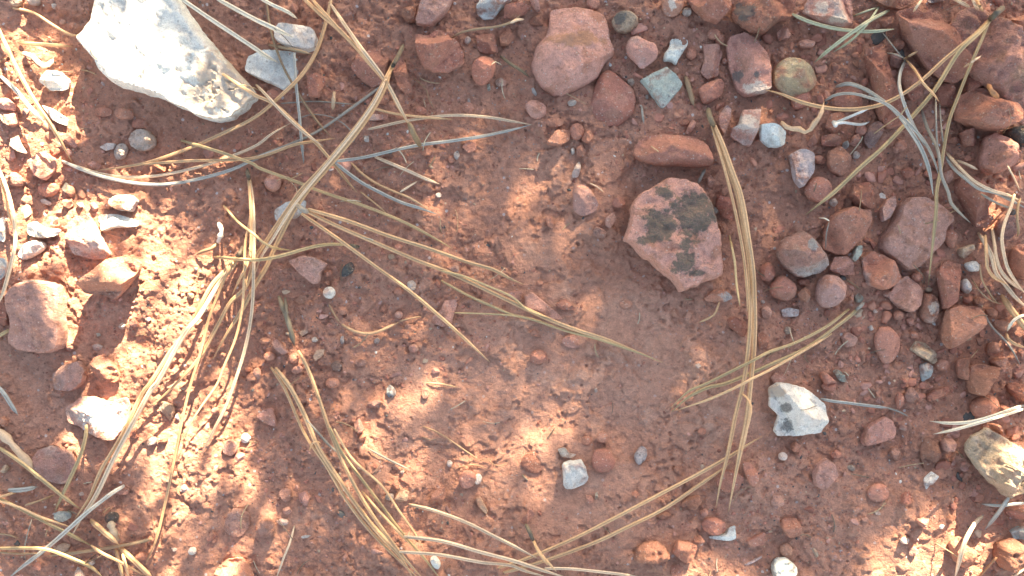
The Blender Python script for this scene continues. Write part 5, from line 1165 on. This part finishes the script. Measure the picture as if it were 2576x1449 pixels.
def straw_mesh(name, width, lift, txt, seed, tint, taper=(0.7, 0.18)):
    rnd = np.random.RandomState(seed)
    pp = path_points(txt)
    length = np.hypot(*(np.diff(pp, axis=0).T)).sum() * U
    n = int(np.clip(length / 0.0022, 8, 70))
    sp = spline(pp, n)
    r = width / 3 * U * 0.46
    s = np.linspace(0, 1, n)
    z = np.full(n, 0.002)
    for _ in range(3):
        wx, wy = to_world(sp[:, 0], sp[:, 1], z)
        base = top_at(wx, wy) + r * 0.75
        z = base.copy()
        for _ in range(260):                     # a stiff straw rests on the high points under it
            zz = z.copy()
            zz[1:-1] = 0.5 * z[1:-1] + 0.25 * (z[:-2] + z[2:])
            zz[0] = z[0] + 0.5 * (2 * z[1] - z[2] - z[0]) if n > 3 else z[0]
            zz[-1] = z[-1] + 0.5 * (2 * z[-2] - z[-3] - z[-1]) if n > 3 else z[-1]
            z = np.clip(np.maximum(zz, base), None, base.max() + 0.006)
        z = z + lift * (0.0011 if lift >= 2 else 0.0006) * np.sin(math.pi * np.clip(s, 0, 1)) ** 0.6
    wx, wy = to_world(sp[:, 0], sp[:, 1], z)
    P = np.column_stack([wx, wy, z])
    T = np.gradient(P, axis=0)
    T /= np.linalg.norm(T, axis=1)[:, None] + 1e-12
    side = np.cross(T, np.array([0, 0, 1.0]))
    side /= np.linalg.norm(side, axis=1)[:, None] + 1e-12
    up = np.cross(side, T)
    rr = r * np.minimum(1, np.minimum(taper[0] + s * 6, taper[1] + (1 - s) * 5)) * (1 + 0.07 * (vnoise(s * 14, np.full(n, seed * 1.3), 3) * 2 - 1))
    # a needle is a split cylinder: flat with a channel down its upper face
    if tint in ('ridge',): rr = rr * (1 + 0.22 * np.sign(np.sin(np.linspace(0, 1, n) * 60)))
    if tint in ('moss', 'bark2', 'whit', 'rust'): rr = rr * (1 + 0.35 * (vnoise(s * 9, np.full(n, seed * 2.1), 5) * 2 - 1))
    groove = width >= 24 and tint in ('tan', 'pale', 'green', 'blue', 'mint', 'white')
    prof = [(0.0, 0.70 if groove else 0.95), (0.34, 0.93), (0.78, 0.62), (0.98, 0.0), (0.68, -0.66), (0.0, -0.9), (-0.68, -0.66), (-0.98, 0.0), (-0.78, 0.62), (-0.34, 0.93)]
    M = len(prof)
    tw = 0.3 * (vnoise(s * 2.2, np.full(n, seed * 0.7), 9) - 0.5) * 2
    verts = []
    for a, b in prof:
        ca, sa = np.cos(tw), np.sin(tw)
        verts.append(P + side * ((a * ca - b * sa) * rr)[:, None] + up * ((a * sa + b * ca) * rr)[:, None])
    V = np.stack(verts, 1).reshape(-1, 3)
    i = np.arange(n - 1)[:, None] * M
    j = np.arange(M)[None, :]
    j2 = (j + 1) % M
    Q = np.stack([i + j, i + M + j, i + M + j2, i + j2], -1).reshape(-1, 4)
    V = np.vstack([V, P[:1] - T[:1] * r * 0.5, P[-1:] + T[-1:] * r * 1.5])
    jj = np.arange(M)
    a0, a1 = n * M, n * M + 1
    Tt = np.concatenate([np.stack([jj, (jj + 1) % M, np.full(M, a0)], 1), np.stack([(n - 1) * M + (jj + 1) % M, (n - 1) * M + jj, np.full(M, a1)], 1)])
    origin = P[0].copy()
    me = mesh_from(name, V - origin, np.concatenate([Q.ravel(), Tt.ravel()]), np.concatenate([np.arange(len(Q)) * 4, len(Q) * 4 + np.arange(len(Tt)) * 3]), M_NEEDLE)
    groove_dark = np.zeros(len(V), np.float32)
    if groove: groove_dark[:n * M].reshape(n, M)[:, 0] = 1.0
    at = me.attributes.new('groove_dark', 'FLOAT', 'POINT')
    at.data.foreach_set('value', groove_dark)
    # later straws lie on this one
    fine = np.linspace(0, 1, n * 6)
    fx, fy, fz = (np.interp(fine, s, P[:, q]) for q in range(3))
    fi = np.clip(((fx - RX0) / RS).round().astype(int), 0, RNX - 1)
    fj = np.clip(((fy - RY0) / RS).round().astype(int), 0, RNY - 1)
    np.maximum.at(TOP, (fj, fi), fz + r * 0.4)
    COVER[fj, fi] = True
    return me, origin
def paint(o, tint, seed):
    a, b = TINTS[tint]
    k = 0.9 + 0.2 * ((seed * 0.618) % 1)
    o.color = (a[0] * k, a[1] * k, a[2] * k, 1)
    o['spot'] = list(b)
seed = 0
for st in STRAWS:
    many = len(st['needles']) > 1 or st['sheath']
    root = None
    part = {'pine_needle_bundle': 'needle', 'pine_needle': 'needle', 'dry_straw': 'stem', 'straw': 'stem', 'straw_curl': 'stem', 'rootlet': 'strand', 'twig': 'stick', 'bark_strip': 'strip', 'mossy_twig': 'stick'}.get(st['name'], 'piece')
    for wd, tint, lift, txt in st['needles']:
        seed += 1
        me, org = straw_mesh(part if many else st['name'], wd, lift, txt, seed, tint)
        if many:
            if root is None:
                root = bpy.data.objects.new(st['name'], None)
                COL.objects.link(root)
                root.location = org
                root.empty_display_size = 0.005
                rorg = org
                tag(root, st['lab'], st['cat'], st['group'])
            ob = put(part, me, root, org - rorg)
        else:
            ob = put(st['name'], me, None, org)
            tag(ob, st['lab'], st['cat'], st['group'])
        paint(ob, tint, seed)
    if st['sheath']:
        seed += 1
        wd, tint, lift, txt = st['sheath']
        me, org = straw_mesh('sheath', wd, lift, txt, seed, tint, (0.55, 0.8))
        ob = put('sheath', me, root, org - rorg)
        paint(ob, tint, seed)

# ------------------------------------------------------------------ loose gravel and grit that nobody could count
def ico(level):
    t = (1 + 5 ** 0.5) / 2
    v = [(-1, t, 0), (1, t, 0), (-1, -t, 0), (1, -t, 0), (0, -1, t), (0, 1, t), (0, -1, -t), (0, 1, -t), (t, 0, -1), (t, 0, 1), (-t, 0, -1), (-t, 0, 1)]
    f = [(0, 11, 5), (0, 5, 1), (0, 1, 7), (0, 7, 10), (0, 10, 11), (1, 5, 9), (5, 11, 4), (11, 10, 2), (10, 7, 6), (7, 1, 8), (3, 9, 4), (3, 4, 2), (3, 2, 6), (3, 6, 8), (3, 8, 9), (4, 9, 5), (2, 4, 11), (6, 2, 10), (8, 6, 7), (9, 8, 1)]
    v = [np.array(p) / np.linalg.norm(p) for p in v]
    for _ in range(level):
        cache, g = {}, []
        def mid(a, b):
            key = (min(a, b), max(a, b))
            if key not in cache:
                m = v[a] + v[b]
                v.append(m / np.linalg.norm(m)); cache[key] = len(v) - 1
            return cache[key]
        for a, b, c in f:
            ab, bc, ca = mid(a, b), mid(b, c), mid(c, a)
            g += [(a, ab, ca), (b, bc, ab), (c, ca, bc), (ab, bc, ca)]
        f = g
    return np.array(v), np.array(f)
ICO0, ICO1 = ico(0), ico(1)
DENSE = [(2350, 250, 420, 420, 0, 1.0), (2250, 800, 330, 420, 0, 0.95), (1750, 220, 500, 240, 0, 0.7), (2480, 1100, 200, 420, 0, 0.9), (800, 700, 220, 300, 20, 0.75), (860, 330, 330, 220, 0, 0.8), (430, 800, 190, 330, 0, 0.5), (560, 1120, 200, 180, 0, 0.5), (100, 420, 200, 360, 0, 0.9), (1000, 880, 250, 130, 0, 0.5), (880, 1150, 260, 200, 0, 0.45), (1060, 1270, 200, 130, 0, 0.4), (700, 1350, 180, 130, 0, 0.3), (1900, 1300, 260, 200, 0, 0.6), (2100, 1100, 200, 200, 0, 0.4), (150, 1330, 230, 200, 0, 0.7), (1150, 700, 200, 160, 0, 0.45)]
GTINT = [(PALETTE[c], w) for c, w in (('R', 34), ('O', 22), ('P', 26), ('D', 12), ('U', 8), ('N', 10), ('W', 1.1), ('B', 0.6), ('L', 1.2), ('T', 4), ('K', 5))]
ICO2 = ico(2)
CORNER = [(2380, 230, 330, 330, 0, 1.0), (2330, 740, 260, 330, 0, 0.9), (1800, 170, 420, 170, 0, 0.5), (2480, 1060, 130, 300, 0, 0.8), (110, 430, 120, 240, 0, 0.6)]
def scatter(name, label, count, rmin, rmax, power, icos, seed, base_density, where=None):
    rnd = np.random.RandomState(seed)
    V, F, C = [], [], []
    base, made, tries = 0, 0, 0
    wts = np.array([w for _, w in GTINT]); wts = wts / wts.sum()
    v0, f0 = icos
    while made < count and tries < 60:
        tries += 1
        m = 16000
        wide = 250 if where else 1500
        px, py = rnd.uniform(-wide, 2576 + wide, m), rnd.uniform(-wide, 1449 + wide, m)
        dens = base_density + (1 - base_density) * blobs(px, py, where or DENSE) * (0.5 + 0.9 * (fbm(px, py, 90, 2, seed) * 0.5 + 0.5))
        if not where: dens = np.where((px < -120) | (px > 2700) | (py < -120) | (py > 1570), 0.4, dens)
        ok = rnd.rand(m) < dens
        px, py = px[ok], py[ok]
        x, y = to_world(px, py)
        i = np.clip(((x - RX0) / RS).astype(int), 2, RNX - 3)
        j = np.clip(((y - RY0) / RS).astype(int), 2, RNY - 3)
        r = rmin * (rmax / rmin) ** (rnd.rand(len(px)) ** power)
        k = np.ceil(r * 0.6 / RS).astype(int)
        free = ~(COVER[j, i] | COVER[j, np.clip(i + k, 0, RNX - 1)] | COVER[j, np.clip(i - k, 0, RNX - 1)] | COVER[np.clip(j + k, 0, RNY - 1), i] | COVER[np.clip(j - k, 0, RNY - 1), i])
        z = ground_at(x, y)
        for q in np.nonzero(free)[0]:
            if made >= count: break
            sc = r[q] * np.array([rnd.uniform(0.8, 1.35), rnd.uniform(0.7, 1.0), rnd.uniform(0.35, 0.7)])
            jit = 1 + rnd.uniform(-0.24, 0.24, len(v0)) * (0.2 if len(v0) > 100 else 1)
            vv = v0 * jit[:, None]
            # chop two faces off, so that it is a chip and not a ball
            for _ in range(5):
                nrm = rnd.normal(size=3); nrm /= np.linalg.norm(nrm)
                dd = vv @ nrm - rnd.uniform(0.3, 0.75)
                vv = vv - np.clip(dd, 0, None)[:, None] * nrm
            vv = vv * sc
            a = rnd.uniform(0, 2 * math.pi)
            ca, sa = math.cos(a), math.sin(a)
            vv = np.column_stack([vv[:, 0] * ca - vv[:, 1] * sa, vv[:, 0] * sa + vv[:, 1] * ca, vv[:, 2]])
            V.append(vv + np.array([x[q], y[q], z[q] + sc[2] * rnd.uniform(-0.25, 0.5)]))
            F.append(f0 + base); base += len(v0)
            c = np.array(GTINT[rnd.choice(len(GTINT), p=wts)][0]) * rnd.uniform(0.8, 1.15)
            C.append(np.tile(np.append(c, 1.0), (len(v0), 1)))
            made += 1
            kk = int(r[q] / RS)
            if kk > 1: COVER[max(j[q] - kk, 0):j[q] + kk, max(i[q] - kk, 0):i[q] + kk] = True
    V, F, C = np.concatenate(V), np.concatenate(F), np.concatenate(C).astype(np.float32)
    me = mesh_from(name, V, F.ravel(), np.arange(len(F)) * 3, M_GRIT, smooth_shade=icos is ICO2)
    at = me.attributes.new('tint', 'FLOAT_COLOR', 'POINT')
    at.data.foreach_set('color', C.ravel())
    o = put(name, me)
    o['kind'] = 'stuff'; o['label'] = label
    return o
scatter('gravel', 'packed small red stones filling the gaps of the stony corner', 330, 0.0014, 0.0031, 1.4, ICO2, 15, 0.0, CORNER)
scatter('gravel', 'fine red and pink gravel lying between the stones', 2600, 0.0008, 0.0028, 2.0, ICO1, 5, 0.025)
scatter('grit', 'coarse sand grains and tiny chips strewn over the soil', 27000, 0.00028, 0.0010, 2.4, ICO0, 6, 0.06)

# short plant fibres
def fibres():
    rnd = np.random.RandomState(9)
    V, F, C, base = [], [], [], 0
    for q in range(240):
        px, py = rnd.uniform(-100, 2676), rnd.uniform(-100, 1549)
        if rnd.rand() > 0.3 + 0.7 * blobs(np.array([px]), np.array([py]), DENSE)[0]: continue
        L, a, bend = rnd.uniform(20, 75), rnd.uniform(0, 2 * math.pi), rnd.uniform(-0.9, 0.9)
        n = 7
        s = np.linspace(0, 1, n)
        x, y = to_world(px + np.cumsum(np.cos(a + bend * s)) * L / n, py + np.cumsum(np.sin(a + bend * s)) * L / n)
        r = rnd.uniform(0.00010, 0.00028)
        z = top_at(x, y) + r
        for k in range(12): z[1:-1] = np.maximum(z[1:-1], 0.5 * (z[:-2] + z[2:]))
        P = np.column_stack([x, y, z])
        T = np.gradient(P, axis=0); T /= np.linalg.norm(T, axis=1)[:, None]
        sd = np.cross(T, [0, 0, 1.0]); sd /= np.linalg.norm(sd, axis=1)[:, None]
        up = np.cross(sd, T)
        ring = [P + sd * math.cos(t) * r + up * math.sin(t) * r for t in (0.5, 2.6, 4.7)]
        V.append(np.stack(ring, 1).reshape(-1, 3))
        for i in range(n - 1):
            for j in range(3):
                F.append((base + i * 3 + j, base + (i + 1) * 3 + j, base + (i + 1) * 3 + (j + 1) % 3, base + i * 3 + (j + 1) % 3))
        base += n * 3
        c = np.array([(0.52, 0.36, 0.22), (0.35, 0.24, 0.15), (0.6, 0.5, 0.36), (0.22, 0.17, 0.12)][rnd.randint(4)])
        C.append(np.tile(np.append(c, 1.0), (n * 3, 1)))
    F = np.array(F)
    me = mesh_from('fibres', np.concatenate(V), F.ravel(), np.arange(len(F)) * 4, M_GRIT)
    at = me.attributes.new('tint', 'FLOAT_COLOR', 'POINT')
    at.data.foreach_set('color', np.concatenate(C).astype(np.float32).ravel())
    o = put('plant_litter', me)
    o['kind'] = 'stuff'; o['label'] = 'short dry plant fibres strewn over the soil'
fibres()

# ------------------------------------------------------------------ added unseen shrub towards the sun, its leaves placed to shape the dappled shade
# (cx, cy, rx, ry, degrees, how open the crown is there, height in mm of the surface the light falls on)
OPEN = [(1060, 1130, 470, 370, -15, .68, 0), (450, 950, 230, 450, 0, .62, 0), (640, 1350, 360, 140, 0, .55, 0), (220, 560, 260, 90, 0, .75, 0), (1270, 560, 240, 240, 30, .6, 0), (60, 330, 140, 270, 0, .95, 0), (330, 110, 130, 90, 0, 1, 12), (390, 205, 120, 70, 20, .95, 12), (470, 240, 120, 60, 30, .7, 12), (580, 250, 90, 60, 35, .5, 12), (400, 10, 70, 25, 0, .9, 12), (250, 110, 50, 60, 0, 1, 12),
        (60, 220, 90, 180, 0, .95, 0), (100, 350, 90, 90, 0, .95, 0), (110, 410, 80, 40, 0, 1, 5), (30, 500, 45, 70, 0, .9, 0), (90, 620, 100, 60, 0, .95, 2), (140, 205, 60, 40, 0, 1, 5), (140, 120, 60, 20, 0, .6, 3),
        (240, 600, 110, 60, 25, 1, 7), (310, 550, 65, 25, 0, .95, 4), (120, 705, 110, 40, 0, 1, 8), (150, 800, 60, 60, 0, .7, 8), (320, 650, 90, 25, 20, 1, 11), (190, 780, 25, 130, 0, .9, 0), (400, 600, 90, 60, 0, .75, 0), (430, 760, 110, 140, 0, .8, 0), (330, 890, 110, 60, 0, .7, 0), (275, 930, 55, 40, 0, .95, 5), (260, 1025, 95, 45, 0, .85, 8), (430, 1080, 110, 80, 0, .65, 0), (480, 1200, 150, 110, 0, .65, 0), (380, 1310, 90, 60, 0, .5, 0), (60, 1330, 100, 70, 0, .3, 0),
        (620, 1390, 110, 80, 0, .5, 0), (760, 1300, 100, 140, 0, .45, 0), (820, 1420, 120, 60, 0, .55, 0), (700, 1130, 120, 100, 0, .4, 0), (900, 1180, 160, 110, 0, .65, 0), (1010, 1270, 120, 120, 0, .6, 0), (950, 1000, 140, 90, -20, .55, 0), (1100, 1000, 170, 80, -20, .65, 0), (1180, 880, 85, 60, 0, .5, 0), (1150, 1080, 170, 60, 0, .65, 0), (1060, 1130, 120, 60, 0, .6, 0), (1290, 1060, 150, 50, 20, .45, 0), (1240, 1190, 90, 50, 0, .3, 0), (1230, 480, 110, 70, 20, .55, 0), (1300, 560, 120, 70, 30, .5, 0), (1190, 600, 50, 60, 0, .4, 0), (1470, 640, 120, 70, 30, .3, 0), (1240, 720, 90, 80, 0, .35, 0), (1600, 1090, 120, 70, 20, .2, 0),
        (730, 85, 70, 60, 0, .75, 5), (690, 165, 90, 45, 0, .6, 3), (850, 80, 60, 80, 0, .4, 0), (800, 20, 90, 30, 0, .55, 0), (700, 20, 60, 50, 0, .6, 0), (970, 180, 80, 60, 0, .4, 4), (1110, 105, 60, 35, 0, .55, 9), (1210, 160, 30, 20, 0, .6, 8), (1410, 70, 90, 35, 0, .4, 11), (1480, 110, 70, 60, 0, .3, 11), (950, 330, 200, 90, 0, .3, 4), (800, 420, 120, 90, 0, .35, 3), (700, 640, 160, 120, 0, .3, 3), (830, 630, 60, 50, 0, .2, 0),
        (1930, 225, 60, 20, 0, .95, 8), (1510, 285, 45, 22, 0, .45, 6), (2095, 25, 70, 45, 0, .8, 8), (1950, 30, 100, 50, 0, .6, 9), (2400, 130, 90, 60, 0, .4, 12), (2510, 200, 80, 80, 0, .5, 14), (2480, 270, 80, 50, 0, .7, 13), (2515, 410, 45, 60, 0, .95, 11), (2565, 330, 30, 25, 0, .9, 8), (2540, 640, 60, 120, 0, .75, 3), (2495, 555, 40, 30, 0, .5, 3), (2460, 760, 40, 60, 0, .4, 0), (2495, 955, 50, 15, 0, .95, 11), (2420, 1000, 40, 30, 0, .5, 2), (2540, 860, 40, 70, 0, .6, 3), (2400, 1130, 70, 90, 0, .6, 2), (2400, 1290, 80, 90, 0, .65, 0), (2330, 1360, 120, 60, 0, .65, 0), (2240, 1440, 120, 45, 0, 1, 0), (2400, 1430, 110, 60, 0, .95, 2), (2500, 1140, 70, 50, 0, 1, 16), (2545, 1060, 60, 30, 0, .95, 9), (2260, 1200, 70, 70, 0, .35, 0), (1640, 1390, 55, 38, 0, .8, 4), (1735, 1370, 45, 30, 0, .55, 6), (1660, 1290, 70, 60, 0, .3, 0), (1760, 1190, 40, 30, 0, .35, 2), (1460, 1180, 50, 30, 0, .35, 4), (1000, 1400, 100, 50, 0, .3, 0), (1720, 1000, 60, 40, 0, .15, 0), (1860, 850, 40, 260, 0, .25, 5)]
SHADE = [(385, 195, 42, 18, 0, 1, 12), (320, 25, 70, 28, 0, 1, 12), (455, 90, 55, 26, 0, 1, 12), (90, 60, 110, 50, 0, .8, 0), (110, 835, 60, 40, 0, .8, 8), (105, 750, 50, 30, 0, .7, 8), (275, 720, 60, 30, 0, .6, 10), (2490, 1170, 40, 25, 0, .5, 16)]
horiz = np.array([SUN.x, SUN.y])
def canopy_light(px, py):
    """share of the crown left open on the way to ground point px, py"""
    def shifted(lst):
        out = []
        for cx, cy, rx_, ry_, a, v, h in lst:
            d = h * 0.001 / SUN.z / U
            out.append((cx - horiz[0] * d, cy + horiz[1] * d, rx_, ry_, a, v if lst is SHADE else (1.0 if v >= 0.9 else min(1.0, (0.34 if cx > 620 else 1.5) * v ** 2.2))))
        return out
    lit = blobs(px, py, shifted(OPEN)) * (1 - blobs(px, py, shifted(SHADE)))
    outside = (px < -40) | (px > 2620) | (py < -20) | (py > 1480)
    wild = 0.75 * smooth(0.05, 0.35, fbm(px, py, 260, 3, 5))
    lit = np.where(outside, np.maximum(lit, wild), lit)
    return np.clip(lit + 0.9 * lit * (1 - lit) * fbm(px, py, 60, 3, 15), 0, 1)
def shrub():
    rnd = np.random.RandomState(77)
    root = bpy.data.objects.new('added_shade_shrub', None)
    COL.objects.link(root)
    root.location = (0.22, 0.62, 0.0)
    tag(root, 'added unseen shrub on the sunward side, leaves placed to dapple the soil', 'shrub')
    ro = np.array(root.location)
    m = 84000
    px, py = rnd.uniform(-1100, 3700, m), rnd.uniform(-1500, 1950, m)
    lit = canopy_light(px, py)
    near = lit
    for dx, dy in ((8, -30), (-8, 30), (22, 0), (-22, 0)):
        near = np.maximum(near, canopy_light(px + dx, py + dy))
    lit = np.where(near > 0.75, np.maximum(lit, near * 0.97), lit)
    # so many leaves that this share of the light gets past them
    keep = rnd.rand(m) < np.clip(-np.log(np.clip(lit * 1.03, 0.006, 1)) / 5.0, 0, 1)
    # the crown thins out towards its own uneven outline
    rim = np.hypot((px - 1288) / 2150, (py - 300) / 1600) + 0.35 * fbm(px, py, 700, 3, 88)
    keep &= rnd.rand(m) > smooth(0.75, 1.15, rim)
    px, py = px[keep], py[keep]
    n = len(px)
    t0 = 0.40 + 0.45 * smooth(300, 1300, px)
    t = t0 + 0.16 * rnd.rand(n) + 0.05 * fbm(px, py, 200, 2, 3)
    gx_, gy_ = to_world(px, py)
    C = np.column_stack([gx_, gy_, np.zeros(n)]) + t[:, None] * np.array(SUN)
    L = rnd.uniform(0.0032, 0.0058, n)
    # leaf: six-sided blade, folded along its middle
    a = rnd.normal(size=(n, 3)); a /= np.linalg.norm(a, axis=1)[:, None]
    b = rnd.normal(size=(n, 3)); b -= (b * a).sum(1)[:, None] * a; b /= np.linalg.norm(b, axis=1)[:, None]
    c = np.cross(a, b)
    shape = [(-1, 0, 0), (-0.35, 0.42, 0.12), (0.35, 0.40, 0.12), (1, 0, 0), (0.35, -0.40, 0.12), (-0.35, -0.42, 0.12)]
    V = np.stack([C + L[:, None] * (u * a + v * b + w * c) for u, v, w in shape], 1)
    k = np.arange(n)[:, None] * 6
    F = np.concatenate([k + np.array([[0, 1, 2, 3]]), k + np.array([[0, 3, 4, 5]])])
    me = mesh_from('foliage', V.reshape(-1, 3) - ro, F.ravel(), np.arange(len(F)) * 4, M_LEAF, False)
    fo = put('foliage', me, root)
    fo['kind'] = 'stuff'
    # stems: from the foot into the crown
    def stem(name, pts, r0, r1, parent):
        pts = np.array(pts)
        nn = len(pts)
        s = np.linspace(0, 1, nn)
        T = np.gradient(pts, axis=0); T /= np.linalg.norm(T, axis=1)[:, None]
        sd = np.cross(T, [0.3, 0.2, 0.9]); sd /= np.linalg.norm(sd, axis=1)[:, None]
        up = np.cross(sd, T)
        r = r0 + (r1 - r0) * s
        MM = 7
        V = np.stack([pts + (sd * math.cos(q * 2 * math.pi / MM) + up * math.sin(q * 2 * math.pi / MM)) * r[:, None] for q in range(MM)], 1).reshape(-1, 3)
        i = np.arange(nn - 1)[:, None] * MM; j = np.arange(MM)[None, :]
        Q = np.stack([i + j, i + MM + j, i + MM + (j + 1) % MM, i + (j + 1) % MM], -1).reshape(-1, 4)
        return put(name, mesh_from(name, V - ro, Q.ravel(), np.arange(len(Q)) * 4, M_BARK), parent)
    foot = ro + np.array([0, 0, -0.01])
    knee = ro + np.array([-0.03, -0.04, 0.14])
    tr = stem('trunk', [foot, foot * 0.6 + knee * 0.4 + np.array([0.006, 0, 0]), knee], 0.011, 0.007, root)
    for q in range(16):
        target = C[rnd.randint(n)] + np.array([0, 0.03, 0.01])
        mid = knee * 0.5 + target * 0.5 + rnd.uniform(-0.03, 0.03, 3) + np.array([0, 0.05, 0.02])
        s = np.linspace(0, 1, 9)[:, None]
        pts = (1 - s) ** 2 * knee + 2 * s * (1 - s) * mid + s ** 2 * target
        stem('branch', pts, 0.0035, 0.0007, root)
shrub()
